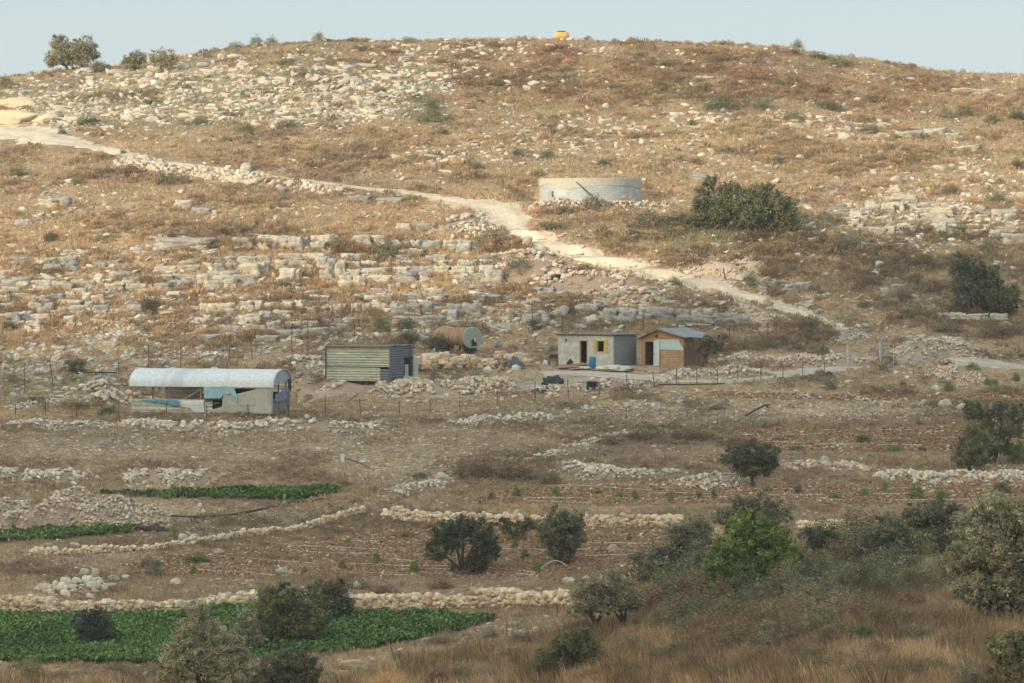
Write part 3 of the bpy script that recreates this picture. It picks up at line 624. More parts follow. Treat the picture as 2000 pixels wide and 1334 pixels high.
RB = [
 ([(-40,932),(60,930),(170,935)],[22,24,18],420,5,13,'heaped cream rubble bank at the left edge above the spoil heap',(7,1,1,1)),
 ([(230,940),(330,936),(430,938)],[18,34,22],520,4,11,'cream stone heap just above the narrow green crop strip',(7,.6,1,1)),
 ([(20,828),(120,832),(220,834)],[12,14,12],260,4,11,'broken stone bank left of and below the polytunnel',(6,1.5,1,1)),
 ([(240,826),(340,834),(470,836),(600,836),(720,838),(765,832)],[10,14,20,20,16,12],900,4,12,'long cream stone bank in front of the white polytunnel',(6,1,1.5,1)),
 ([(895,828),(960,822),(1040,816),(1085,818)],[8,14,14,8],260,4,11,'thin stone bank below the yard right of the dry grass',(6,1,1,1)),
 ([(1110,802),(1180,800),(1290,792)],[6,9,8],220,4,9,'thin line of cream stones below the metal box',(6,1,1,1)),
 ([(1090,905),(1130,918),(1200,930),(1280,928),(1330,922)],[8,18,22,16,8],560,4,11,'cream stone bank right of the brown scrub mound',(6,1,1,1.5)),
 ([(1330,938),(1400,948),(1425,952)],[18,30,18],240,4,11,'stone pile immediately left of the dark rounded olive',(6,1,2,2)),
 ([(1010,900),(1080,888),(1140,872),(1190,856),(1250,842)],[8,9,10,9,8],380,3,9,'diagonal stone bank climbing above the brown scrub mound',(6,1,1,1)),
 ([(725,978),(780,960),(830,948),(875,938)],[8,11,11,8],320,4,9,'diagonal stone bank ending at the upright stone',(6,1,1.5,1)),
 ([(1700,930),(1780,934),(1860,938),(1930,934),(2040,930)],[14,18,22,20,18],620,4,14,'stone bank under the twin crowned olive at right',(6,1,2,2)),
 ([(1500,905),(1600,912),(1700,915)],[8,14,10],220,4,12,'scattered stone bank between the two right hand olives',(5,1,2,2)),
 ([(1020,502),(1070,532),(1130,556),(1200,570),(1280,582)],[24,34,34,28,20],900,4,15,'orange tinted rubble slope tipped below the dirt road bend',(4,1,4,3)),
 ([(235,314),(330,334),(420,344),(520,358),(620,371),(700,379)],[10,12,16,12,9,8],700,4,15,'cream spoil bank along the lower edge of the upper track',(8,.3,2,2)),
 ([(640,752),(740,766),(850,762),(950,758),(1020,750)],[10,22,28,28,14],1150,4,12,'pink and cream rubble bank in front of the corrugated shed',(4,.6,3,4)),
 ([(1290,738),(1360,735),(1440,733),(1510,728)],[10,22,24,16],640,3,9,'rubble strip in front of the timber hut',(5,.6,2,3)),
 ([(1385,704),(1440,706),(1500,712),(1510,700)],[12,22,22,12],320,4,10,'rubble bank right of the leaning olive by the timber hut',(4,1,3,3)),
 ([(1515,705),(1580,710),(1650,712),(1715,708)],[16,24,24,18],620,4,10,'red brown rubble bank left of the farm gate',(3,.6,4,4)),
 ([(585,700),(630,722),(640,738)],[16,34,24],380,4,12,'cream rubble beside the left end of the corrugated shed',(7,1,1,2)),
 ([(190,772),(230,776),(256,790)],[30,46,26],420,5,16,'large tumbled rubble heap against the left end of the polytunnel',(5,1,3,3)),
 ([(20,800),(110,784),(190,784)],[8,10,14],260,4,9,'low grey stone line left of the polytunnel',(4,4,1,1)),
 ([(315,688),(380,700),(450,700)],[14,18,12],280,4,10,'grey stone pile behind the polytunnel roof',(3,5,.5,1)),
 ([(1040,762),(1100,764),(1180,758),(1270,752)],[14,18,18,12],420,4,10,'rubble bank around the black heap and metal box',(4,1,3,3)),
 ([(930,462),(925,440),(905,425)],[20,24,16],180,5,14,'stones on the inner edge of the track bend',(6,2,2,1)),
 ([(1040,400),(1120,402),(1200,402),(1300,404)],[8,9,10,9],280,3,10,'cream and orange stones packed round the foot of the water tank',(5,.3,3,2)),
 ([(85,1156),(140,1150),(185,1144),(205,1140)],[12,26,26,10],110,9,26,'pile of white field boulders above the large green crop',(9,.5,.6,.4)),
 ([(1690,892),(1760,880)],[6,6],0,3,6,'',()),
 ([(560,1165),(480,1160)],[0,0],0,3,6,'',()),
]
for pts, th, n, lo, hi, lab, mw in RB:
    if n: rubble('rubble_bank', pts, th, n, lo, hi, lab, 'rubble bank', mw, soil=(.62,.50,.37) if 'cream spoil' in lab else (.34,.245,.175))
rubble('spoil_heap', [(-60,1016),(60,1018),(170,1020),(270,1020),(345,1018)], [44,46,48,42,18], 3800, 2, 9, 'broad spoil heap of pink earth and stones between the two green crop strips', 'spoil heap', (4,.6,3,4), .9, (.40,.285,.205))
rubble('spoil_heap', [(1745,690),(1800,694),(1850,694),(1905,690)], [14,36,30,16], 2600, 2, 8, 'beige rubble heap behind the farm gate', 'spoil heap', (4,1,2,4), .9, (.38,.30,.23))
rubble('spoil_heap', [(1815,740),(1870,738),(1920,742)], [10,24,10], 520, 3, 8, 'small heap of orange stones in front of the farm track', 'spoil heap', (3,.3,5,2), .8)
rubble('gravel_heap', [(1610,652),(1650,655),(1700,657)], [6,16,6], 500, 2, 6, 'grey gravel heap at the lower end of the dirt road', 'gravel heap', (3,4,.5,1), .9, (.42,.38,.33))
rubble('earth_mound', [(1350,537),(1400,538),(1450,530),(1500,516)], [6,20,18,8], 260, 2, 7, 'smooth tan earth mound above the dirt road', 'earth mound', (3,.5,2,4), .9, (.50,.37,.26))
rubble('earth_mound', [(1430,612),(1500,628),(1560,642)], [10,16,10], 260, 2, 8, 'tan earth bank below the dirt road', 'earth mound', (3,.5,3,3), .8, (.48,.36,.26))
m_cut = m_simple('fresh_cut_marl', (.70, .56, .37), .95, .16, 1.4, coord='pos', bmp=.5)
def outcrop(label, pxa, pya, w, h, dep):
    x, y, z = [float(q) for q in at(pxa, pya)]; s = y/F
    me = proto_mesh('cut_rock', rock_shape(4, int(pxa)+900, 12, .30), m_cut)
    o = bpy.data.objects.new('cut_rock_face', me); COL.objects.link(o)
    o.scale = (w*s/2, dep, h*s*.62); o.location = (x, y+dep*.45, z+h*s*.32)
    return tag(o, label, 'rock face')
outcrop('smooth cream overhang at the top of the cut bank, left edge', 22, 211, 120, 24, 2.2)
outcrop('cream rock spur right of the hollowed cut face', 92, 240, 70, 22, 1.4)
outcrop('hollowed cream cut face under the overhang at the left edge', 8, 243, 135, 32, 1.6)

# ---------------------------------------------------------------- trees
def leaf_cloud(c, sig, per, size, col, cvar=.18, flat=1.0):
    """diamond shaped leaf sprays around the clump centres c; sig per clump"""
    n = len(c)*per
    cc = np.repeat(c, per, 0); sg = np.repeat(sig, per)
    d = rng.normal(size=(n, 3)); d[:, 2] *= flat
    p = cc+d*sg[:, None]*.62
    u = rng.normal(size=(n, 3)); u[:, 2] = np.abs(u[:, 2])*.8+.1; u /= np.linalg.norm(u, axis=1)[:, None]
    w = np.cross(u, rng.normal(size=(n, 3))); w /= np.linalg.norm(w, axis=1)[:, None]
    s = size*rng.uniform(.6, 1.4, n)[:, None]
    V = np.stack([p-u*s, p-w*s*.42, p+u*s, p+w*s*.42], 1).reshape(-1, 3)
    f = np.arange(n*4).reshape(-1, 4)
    cm = np.repeat(1+rng.normal(0, cvar*1.3, len(c)), per)*(1+rng.normal(0, .14, n))
    hue = np.repeat(rng.normal(0, .06, len(c)), per)
    C = np.array(col)[None]*cm[:, None]; C = C*(1+np.stack([hue, 0*hue, -hue], 1))
    return V, f, np.clip(np.repeat(C, 4, 0), .01, .8)
LEAF = {'olive': (.20,.20,.118), 'dark': (.15,.155,.095), 'silver': (.40,.37,.235), 'grn': (.20,.26,.085), 'carob': (.20,.205,.11), 'grey': (.255,.245,.16), 'yel': (.25,.235,.115), 'brown': (.20,.155,.095)}
def tree(name, label, cat, px, py, lobes, leaf, n=5000, size=.085, trunks=None, tr=.16, group=None, flat=.9, clump=.30):
    x, y, z = [float(q) for q in at(px, py)]; s = y/F
    lobes = [(a*1.05, b*1.05, c*1.14, d*1.12) for a, b, c, d in lobes]
    root = empty(name, (x, y, z-.05), label=label, cat=cat, group=group)
    acc = Acc(); area = sum(l[2]*l[3] for l in lobes); cen = []
    for (dx, dz, rx, rz) in lobes:
        dy = random.uniform(-.35, .35)*rx*s; c0 = np.array([dx*s, dy, dz*s]); cen.append(c0)
        m = n*1.7*(rx*rz)/area; per = 30; k = max(6, int(m/per))
        d = rng.normal(size=(k, 3)); d /= np.linalg.norm(d, axis=1)[:, None]
        r = rng.uniform(.12, 1, k)**.33
        d[:, 2] = np.where(d[:, 2] < -.5, d[:, 2]*.75, d[:, 2])
        lump = 1+.45*noise3(d[:, 0]*1.7+dx, d[:, 1]*1.7, d[:, 2]*1.7+dz)
        c = c0+d*(r*lump)[:, None]*np.array([rx, (rx+rz)*.5, rz])*s*.86
        sg = np.full(k, clump*.66*min(rx, rz)*s)*rng.uniform(.5, 1.4, k)
        acc.add(*leaf_cloud(c, sg, per, size, LEAF[leaf] if isinstance(leaf, str) else leaf, flat=flat))
    acc.build('crown', m_foliage, root)
    bm = bmesh.new(); trunks = trunks or [(0, 0)]
    for ti, (tx, fx) in enumerate(trunks):          # (base dx, fork dx) in pixels
        zf = min(c[2] for c in cen)*.55
        b0 = Vector((tx*s, 0, -.15)); fk = Vector((fx*s, .05, max(zf, .25)))
        midp = b0.lerp(fk, .5)+Vector((random.uniform(-.1, .1), 0, 0))
        tube(bm, [b0-Vector((0, 0, .1)), b0+Vector((0, 0, .12)), midp, fk], [tr*1.7, tr*1.15, tr*.9, tr*.75], 8)
        mine = [c for i, c in enumerate(cen) if i % len(trunks) == ti] or cen
        for c in mine:
            c = Vector(c); m1 = fk.lerp(c, .5)+Vector((random.uniform(-.2, .2), random.uniform(-.2, .2), .1))
            tube(bm, [fk-Vector((0, 0, .1)), m1, c], [tr*.6, tr*.38, tr*.12], 6)
            for q in range(4):
                e = c+Vector((random.uniform(-1, 1), random.uniform(-1, 1), random.uniform(-.3, 1)))*.35*(c-fk).length
                tube(bm, [m1.lerp(c, .5), (m1+e)/2+Vector((0, 0, .08)), e], [tr*.22, tr*.14, tr*.04], 4)
    pyobj('trunk', bm, m_bark, root, True)
    return root
T = tree
T('wild_olive_tree','large grey green bushy tree alone on the left skyline','tree',140,137,[(-18,24,30,20),(-22,50,18,18),(14,26,28,22),(28,48,19,18),(-36,18,16,14),(0,36,24,22),(38,34,14,16)],(.30,.28,.16),9500,.12,[(-8,-12),(22,20)],.22)
T('small_olive_tree','pale round olive on the ridge, left of the paler forked one','tree',262,137,[(-8,20,16,14),(8,24,16,15),(0,12,18,12)],(.36,.33,.20),2600,.11,None,.10)
T('small_olive_tree','pale forked olive on the ridge beside white rock slabs','tree',318,142,[(-14,28,15,15),(6,34,16,15),(16,22,14,14),(0,18,18,12)],(.40,.35,.21),2800,.11,[(0,-3)],.12)
T('evergreen_oak','broad dark evergreen below the water tank, left half of the pair','tree',1418,452,[(-36,30,26,26),(-42,62,20,24),(-4,44,34,34),(8,74,24,20),(-30,92,16,16),(32,56,28,26),(24,24,28,18),(-54,34,14,22),(-60,14,16,12),(50,48,24,26)],'carob',14000,.12,[(0,0),(-20,-24)],.28)
T('evergreen_oak','broad dark evergreen below the water tank, right half of the pair','tree',1496,456,[(-44,58,26,24),(-34,24,28,20),(-22,44,26,32),(-10,76,20,18),(18,58,26,26),(38,30,24,24),(4,24,28,18),(46,48,14,14),(2,88,14,10),(54,14,16,12)],(.195,.195,.11),11000,.12,[(0,4),(22,24)],.26)
T('leaning_carob','dark green tree leaning right by large grey rocks near the right edge','tree',1908,612,[(-30,92,26,24),(-16,62,34,30),(14,46,34,28),(22,66,28,24),(34,30,30,24),(-30,34,20,30),(56,14,24,16),(0,84,22,20),(62,32,22,22)],'olive',12000,.11,[(0,-8),(14,18)],.24)
T('young_olive_tree','small leaning olive at the right corner of the timber hut','tree',1369,716,[(8,42,20,16),(22,36,18,14),(-2,34,14,12),(14,52,14,11),(32,44,12,10)],'olive',3200,.08,[(0,8)],.11)
T('olive_tree','dark rounded olive alone above the second soil strip','tree',1467,950,[(-30,58,26,24),(0,64,30,24),(30,56,24,24),(-8,34,28,20),(20,34,24,18),(40,44,14,16)],'dark',7000,.085,[(0,2)],.17)
T('olive_tree','twin crowned olive near the right edge above the stone bank, upright right crown','tree',1922,905,[(8,80,26,26),(38,96,26,26),(52,66,26,26),(14,44,26,26),(36,30,20,20),(-20,100,22,24),(70,92,20,20)],'olive',7500,.085,[(0,10),(10,24)],.2)
T('olive_tree','rounded lower crown at the left foot of the twin crowned olive','tree',1893,922,[(0,52,32,30),(-10,26,24,22),(14,74,22,18),(14,24,20,20)],'yel',5200,.085,[(0,0)],.15)
T('olive_tree','dark olive with arching left limb in the middle of the red soil strip','tree',925,1122,[(-66,46,24,30),(-52,80,28,26),(-18,92,30,22),(14,76,28,30),(22,44,24,32),(2,20,24,22),(-36,66,24,26),(34,60,14,22)],'dark',8500,.082,[(-12,-22)],.2)
T('olive_tree','grey green olive with wide crown right of the arching olive','tree',1090,1104,[(14,82,34,24),(24,52,26,34),(-14,62,26,32),(4,24,28,24),(-2,88,22,18),(34,76,18,24)],'olive',7500,.082,[(0,4),(12,18)],.17)
T('young_olive_tree','low spreading olive limb left of the wide grey green olive','tree',1008,1056,[(0,22,24,18),(-22,34,18,12),(24,32,18,14)],'olive',1800,.08,None,.1)
T('olive_tree','open crowned olive with a forked V shaped trunk below the wall end','tree',1190,1238,[(-38,70,36,32),(-4,92,38,30),(26,74,32,30),(44,58,20,26),(-52,46,24,20),(-8,54,34,20)],(.27,.25,.155),6500,.072,[(-12,-26),(10,28)],.18,clump=.34)
T('olive_tree','big rounded olive green bush over the large green crop','tree',560,1256,[(-44,42,38,38),(-20,78,40,32),(22,76,44,32),(46,40,36,36),(0,38,44,34),(-8,98,26,16)],(.235,.22,.115),13000,.072,[(0,0),(14,10)],.2)
T('olive_tree','darker bush half hidden behind the big rounded olive green bush','tree',645,1212,[(0,40,34,34),(22,28,24,26),(-10,60,30,20),(12,62,22,18)],'dark',5000,.075,None,.16)
T('silver_olive_tree','tall silvery olive at the bottom edge left of the rounded bush','tree',388,1352,[(0,150,30,24),(-14,112,36,34),(18,110,34,34),(-38,70,36,34),(0,66,42,36),(34,60,36,30),(-56,38,24,26),(-6,24,50,30)],'silver',15000,.068,[(0,0),(8,12)],.2,clump=.26)
T('silver_olive_tree','shorter silvery olive shoot clump right of the tall silvery olive','tree',452,1352,[(0,92,26,24),(-8,64,32,28),(18,60,30,28),(0,30,44,30),(36,32,24,28)],'silver',9000,.066,None,.16,clump=.26)
T('silver_olive_tree','narrow silvery olive crown rising left of the big rounded bush','tree',482,1268,[(0,62,18,22),(-4,34,22,26),(10,16,24,20)],'silver',3600,.068,None,.12)
T('olive_tree','dark green bush cut by the bottom edge below the rounded bush','tree',566,1352,[(-26,46,34,30),(10,54,38,28),(36,38,28,30),(0,24,48,26)],'dark',7500,.07,None,.18)
T('olive_tree','dark round bush standing inside the large green crop','tree',182,1258,[(-16,36,24,26),(10,42,28,28),(22,24,20,22),(-4,20,26,20),(0,54,22,16)],(.13,.135,.095),5200,.07,None,.14)
T('citrus_tree','bright leafy green tree above the brown slope','tree',1470,1172,[(-62,70,30,40),(-40,110,36,36),(-4,130,40,40),(36,116,40,38),(66,84,34,34),(70,50,30,26),(-60,34,32,30),(-20,60,46,44),(28,70,46,44),(-2,30,44,26),(-14,158,24,16)],'grn',21000,.082,[(0,0),(12,18)],.22,clump=.24)
T('olive_tree','grey green olive partly hidden left of the bright green tree','tree',1338,1146,[(-44,58,32,24),(-10,96,30,30),(22,104,34,30),(30,66,36,34),(-10,52,36,34),(-62,42,22,18),(0,26,36,22)],'grey',9500,.075,[(-10,-8)],.17,clump=.32)
T('olive_tree','pale grey olive crown showing behind the bright green tree','tree',1478,1062,[(-30,66,32,26),(6,74,34,22),(40,54,30,26),(-60,50,24,20),(0,40,44,28)],'grey',5500,.085,None,.17)
T('olive_tree','dark crown directly right of the bright green tree','tree',1602,1108,[(-10,60,26,22),(14,50,26,22),(0,24,34,24)],'dark',3800,.078,None,.14)
T('olive_tree','grey bush above the tall tan grass clump, left of two','tree',1738,1122,[(-30,66,30,30),(0,86,32,28),(24,62,34,34),(-10,32,44,30),(40,34,30,30)],'grey',8500,.078,None,.17)
T('olive_tree','dark grey green crown beside the big right olive','tree',1812,1110,[(-20,94,32,28),(16,104,34,28),(38,72,30,34),(0,56,40,34),(-10,24,40,26),(50,108,20,18)],(.17,.17,.105),9500,.078,None,.18)
T('silver_olive_tree','largest silvery olive filling the right edge of the frame','tree',1955,1216,[(-54,176,40,40),(-10,212,40,36),(38,200,44,42),(-70,120,38,44),(-24,140,50,48),(34,130,54,50),(-58,66,42,36),(-10,76,54,42),(44,66,50,44),(-14,30,40,24),(76,160,40,60),(92,90,40,60)],(.36,.34,.205),34000,.072,[(0,-8),(18,22)],.3,clump=.22)
T('silver_olive_tree','small silvery olive in the bottom right corner','tree',1972,1342,[(-20,80,30,24),(14,94,34,24),(0,50,44,34),(-10,20,46,26),(38,60,30,40)],(.33,.31,.175),9000,.066,None,.15,clump=.26)
T('round_bush','big rounded olive green bush on the brown slope below the forked olive','bush',1112,1318,[(-30,40,34,32),(6,54,38,34),(34,40,32,34),(0,22,50,24),(-50,22,24,20),(20,78,26,16)],(.22,.21,.115),10000,.066,None,.12)

# ---------------------------------------------------------------- shrubs: a few shapes per colour, copied
def shrub_mesh(col, seed, n=3600, up=.45, sz=.024):
    global rng
    keep = rng; rng = np.random.default_rng(seed); r = rng
    k = n//20; d = r.normal(size=(k, 3)); d[:, 2] = np.abs(d[:, 2]); d /= np.linalg.norm(d, axis=1)[:, None]
    lump = 1+.35*noise3(d[:, 0]*2+seed, d[:, 1]*2, d[:, 2]*2)
    c = d*(r.uniform(.1, 1, k)**.45*lump)[:, None]*np.array([.44, .44, .84]); c[:, 2] += .06
    V, f, C = leaf_cloud(c, np.full(k, .085), 20, sz, col)
    V[:, 2] = np.maximum(V[:, 2], -.02)
    rng = keep
    o = npmesh('shrub', V, f, C, m_foliage); me = o.data; bpy.data.objects.remove(o); return me
SH = {k: [shrub_mesh(c, 500+17*i+j*5) for i in range(3)] for j, (k, c) in enumerate({'olive': (.25,.235,.135), 'dark': (.13,.14,.08), 'pale': (.34,.31,.19), 'green': (.16,.195,.08), 'bright': (.17,.27,.07), 'brown': (.30,.21,.135), 'grey': (.26,.24,.155)}.items())}
SHT = {'olive': 'olive green', 'dark': 'dark green', 'pale': 'pale grey green', 'green': 'fresh green', 'bright': 'bright green', 'brown': 'dry brown', 'grey': 'dull grey green'}
def shrub(px, py, w, h, k, label=None, name='shrub', cat='shrub', group=None):
    x, y, z = [float(q) for q in at(px, py)]; s = y/F
    o = bpy.data.objects.new(name, random.choice(SH[k])); COL.objects.link(o)
    o.location = (x, y+w*s*.3, z-.04); o.scale = (w*s, w*s*.9, h*s*1.05); o.rotation_euler = (0, 0, random.uniform(0, 6.28))
    a, b_ = region(px, py)
    tag(o, label or '%s %s shrub %s %s' % ('broad' if w > 55 else 'small' if w < 30 else 'rounded', SHT[k], a, b_), cat, group)
    if not label: o['group'] = '%s shrubs %s' % (SHT[k], b_)
    return o
named = [(660,497,46,38,'olive','olive green shrub between the left stacked ledges'),(752,514,72,44,'olive','wide olive green shrub over the tall stacked outcrop'),(960,491,86,36,'olive','broad low shrub just left of the orange rocks by the road'),(1008,547,62,50,'olive','upright olive shrub at the right end of the stacked outcrop'),(1162,410,58,30,'olive','olive shrub in front of the round water tank'),(290,617,50,38,'dark','dark shrub beside cream rocks on the left slope'),(145,729,54,32,'dark','dark green shrub left behind the white polytunnel'),(100,472,36,22,'dark','small dark shrub high on the left grassy slope'),(472,455,40,16,'green','small green shrub above the first ledge row'),(560,574,32,26,'dark','small dark shrub below the stacked outcrop left end'),(702,592,38,20,'dark','dark shrub beside the pale low ledge'),(745,647,40,30,'green','green shrub above the corrugated shed, left one of two'),(793,644,42,22,'green','flat dark green shrub above the corrugated shed, right one of two'),(797,672,52,32,'dark','dark shrub standing right behind the corrugated shed roof'),(856,687,58,36,'dark','large dark shrub against the rusty tanker'),(1042,645,32,24,'dark','tiny dark shrub between the tanker and the concrete hut'),(1236,563,44,20,'olive','low olive shrub under the dirt road rubble'),(1412,216,76,34,'olive','olive shrub with dark right side below the rust scrub'),(1352,243,18,12,'green','tiny green shrub right of centre on the golden slope'),(843,240,64,50,'pale','pale feathery shrub in the centre of the upper slope'),(1588,648,44,26,'grey','grey bare shrub beside the gravel heap'),(1260,447,90,40,'grey','wide grey olive scrub bush left of the big dark trees'),(1325,440,70,34,'grey','grey scrub bush touching the big dark trees'),(1650,490,80,34,'grey','grey scrub bush in the shade right of the big dark trees'),(1885,225,40,24,'olive','olive shrub near the right edge high on the slope'),(940,1020,32,28,'dark','small dark bush on top of the long pale wall'),(60,1336,58,42,'olive','olive green bush cut off at the bottom left corner'),(1285,1232,60,42,'olive','low olive bush right of the forked olive'),(1240,1228,40,20,'olive','smaller bush beside the low olive bush'),(1990,905,50,40,'green','green bush at the right edge beside the twin crowned olive'),(670,948,34,14,'brown','small dark brown scrub right of the narrow crop strip'),(820,934,34,14,'green','small green weed patch left of the upright stone'),(1010,306,30,18,'dark','small dark shrub above and left of the tank'),(865,262,26,14,'green','fresh green sprig under the pale feathery shrub'),(1130,282,22,12,'olive','small olive shrub over the water tank, lower slope'),(975,168,26,14,'green','small green shrub on the rocky centre top'),(1495,385,0,0,'',''),(1470,560,40,26,'green','shrub at the right end of the tan earth mound'),(1315,560,36,20,'olive','low shrub between the dirt road and the hut rocks'),(1690,600,36,16,'grey','dull shrub right of the dirt road end'),(500,80,34,18,'pale','bushy pale shrub on the left centre skyline'),(530,78,30,16,'pale','second pale shrub on the left centre skyline, lower one'),(622,66,26,18,'olive','tallest spiky shrub on the left centre skyline'),(1557,90,30,16,'olive','dark shrub on the skyline step at right'),(190,140,36,24,'olive','low shrub touching the right side of the skyline tree'),(8,168,36,22,'olive','olive shrub at the left edge under the skyline'),(1740,715,0,0,'',''),(1622,760,30,18,'grey','dull weed clump below the gate track'),(1735,712,56,26,'grey','dull grey shrub seen through the open gate leaf')]
for (a, b_, w, h, k, lab) in named:
    if w: shrub(a, b_+2, w*1.12, h*1.28, k, lab)
UPS = [(30,345,60,22,'olive'),(150,362,40,16,'olive'),(250,345,50,22,'brown'),(330,360,70,26,'olive'),(380,390,40,16,'brown'),(390,245,50,20,'olive'),(170,245,60,22,'green'),(120,262,20,14,'green'),(240,300,16,10,'green'),(560,250,60,18,'olive'),(480,258,50,18,'olive'),(300,205,50,14,'green'),(650,310,40,14,'olive'),(740,180,40,14,'pale'),(700,100,50,14,'olive'),(560,128,60,16,'pale'),(460,95,40,14,'olive'),(800,80,40,12,'olive'),(1200,175,50,14,'pale'),(1250,115,60,16,'pale'),(1310,130,70,18,'pale'),(1400,120,60,14,'pale'),(1290,170,40,12,'green'),(1600,115,50,14,'green'),(1640,130,70,18,'pale'),(1520,165,40,12,'pale'),(1700,200,60,18,'olive'),(1620,215,70,20,'olive'),(1550,235,50,20,'olive'),(1490,215,60,24,'olive'),(1700,260,60,18,'olive'),(1850,230,50,20,'pale'),(1940,240,50,20,'olive'),(1990,235,40,22,'dark'),(1360,320,50,14,'olive'),(1520,320,60,18,'olive'),(1450,300,40,12,'olive'),(1180,325,40,16,'dark'),(1070,310,40,20,'olive'),(930,330,50,16,'olive'),(820,370,50,12,'olive'),(1050,345,40,14,'olive'),(560,455,40,16,'brown'),(440,460,60,20,'brown'),(210,475,70,22,'olive'),(400,480,50,20,'brown'),(1100,420,60,22,'olive'),(1080,450,70,20,'olive'),(1750,495,70,22,'brown'),(1800,520,80,26,'brown'),(1650,530,60,22,'brown'),(1700,560,70,24,'brown'),(1590,575,50,20,'olive'),(1880,460,60,20,'olive'),(1930,490,60,24,'olive'),(1860,380,50,20,'olive'),(1950,395,60,22,'olive'),(1990,330,40,20,'dark'),(430,620,40,18,'olive'),(510,590,20,12,'green'),(36,600,22,12,'green'),(15,645,40,22,'dark'),(30,620,30,14,'dark'),(640,480,20,10,'olive'),(1120,605,36,18,'olive'),(1100,590,30,14,'olive'),(1400,700,40,14,'brown'),(1600,690,60,18,'grey'),(1500,680,60,16,'grey'),(1850,650,80,20,'grey'),(1950,660,80,26,'brown'),(1790,740,0,0,''),(60,790,80,18,'grey'),(150,800,60,16,'olive'),(210,810,50,16,'dark'),(1350,860,90,24,'brown'),(1250,860,80,22,'brown'),(1190,868,60,20,'brown'),(930,935,110,44,'brown'),(1010,940,100,38,'brown'),(1075,945,60,26,'brown'),(1440,870,80,20,'brown'),(700,1150,60,18,'grey'),(745,1160,60,20,'brown'),(860,1150,70,20,'brown'),(380,1100,70,18,'green'),(290,1108,60,18,'grey'),(300,1125,50,20,'olive'),(1530,1170,70,60,'brown'),(1460,1215,90,66,'grey'),(1570,1200,100,60,'grey'),(1650,1180,80,70,'olive'),(1700,1150,70,60,'olive'),(1380,1220,80,52,'olive'),(1630,1140,80,50,'olive'),(1340,1250,70,46,'grey'),(1520,1250,100,56,'brown'),(1620,1270,90,54,'brown'),(1420,1275,80,46,'brown'),(1780,1200,80,50,'brown'),(1720,1240,90,60,'brown'),(1850,1150,60,60,'grey'),(900,1332,60,34,'olive'),(960,1330,60,26,'grey'),(250,1338,90,26,'brown'),(1250,1320,60,30,'brown'),(690,1338,0,0,''),(1560,1320,60,34,'olive'),(1900,1350,80,60,'grey')]
for (a, b_, w, h, k) in UPS:
    if w: shrub(a, b_+1, w*1.05, h*1.2, k)
THICK = [(1265,1195),(1300,1180),(1340,1185),(1375,1180),(1420,1190),(1465,1185),(1510,1178),(1550,1170),(1590,1150),(1630,1120),(1660,1095),(1700,1100),(1745,1128),(1790,1120),(1835,1135),(1600,1195),(1560,1215),(1515,1215),(1470,1232),(1425,1222),(1385,1240),(1345,1225),(1640,1170),(1690,1160),(1730,1168),(1780,1160),(1655,1215),(1610,1240),(1555,1262),(1500,1275),(1450,1268),(1700,1205),(1410,1255),(1580,1128),(1310,1215),(1860,1100),(1540,1130),(1620,1085),(1770,1085),(1690,1065),(1310,1150),(1270,1140),(1360,1150)]
for i_, (a, b_) in enumerate(THICK):
    shrub(a+random.uniform(-8, 8), b_+6, random.uniform(95, 140), random.uniform(62, 100)*(1.0 if b_ < 1200 else .8), ['grey', 'olive', 'grey', 'brown', 'olive', 'dark'][i_ % 6] if b_ < 1190 else ['brown', 'grey', 'brown', 'olive'][i_ % 4])
FGS = [(1130,1290,70,40),(1230,1282,80,46),(1330,1290,90,50),(1480,1300,90,44),(1590,1300,80,46),(1690,1262,90,56),(1770,1232,80,50),(1840,1225,70,50),(1870,1270,80,46),(900,1288,70,34),(1010,1262,60,30),(710,1330,80,30),(780,1290,50,26),(1680,1330,90,50),(1410,1332,100,36),(1150,1335,90,30),(860,1334,80,36),(420,1334,60,20),(40,1310,60,24),(120,1332,60,26),(230,1318,70,24),(1200,1300,60,30),(1290,1290,80,36),(1370,1300,80,30),(1450,1320,70,30),(1640,1310,90,40),(1720,1290,90,44),(1800,1260,90,44),(1830,1320,90,40),(1000,1290,80,30),(930,1300,60,24),(820,1310,70,24),(740,1250,0,0),(1060,1262,50,24),(1750,1330,90,36),(1560,1290,90,40),(640,1330,50,20),(300,1320,60,22),(160,1325,70,20),(860,1260,60,22),(960,1248,50,20)]
for (a, b_, w, h) in FGS:
    if w: shrub(a, b_, w, h, random.choice(['brown', 'brown', 'olive', 'grey', 'pale']))
YOUNG = [(1765,755,20,13),(1855,765,26,22),(1942,755,30,16),(1985,745,20,22),(1930,752,20,18),(1685,864,44,20),(1745,882,40,16),(1560,880,44,12),(1800,880,20,10),(1795,830,14,12),(1985,880,40,18),(1960,965,50,30),(1790,975,40,36),(1840,975,30,20),(960,980,18,26),(1010,972,22,28),(1085,970,26,22),(1170,965,18,18),(1210,972,18,16),(1240,975,18,22),(1310,978,18,24),(1365,972,18,18),(1395,972,16,18),(1560,965,20,24),(1630,975,34,14),(1690,970,20,26),(1730,962,20,24),(1500,960,20,16),(668,1112,20,24),(735,1098,18,28),(808,1118,24,28),(885,1115,16,24),(1005,1070,24,18),(1025,1092,22,22),(1048,1118,20,26),(595,1120,16,16),(378,1122,16,20),(455,1098,12,14),(530,1095,12,14),(680,1060,18,10),(790,1050,18,14),(1230,1055,18,14),(340,1052,16,28),(290,1050,0,0),(265,1000,16,14),(300,1010,16,16),(1850,715,40,10),(1900,724,40,18),(1725,722,26,10),(1400,800,50,8),(1060,890,60,10),(1080,885,0,0)]
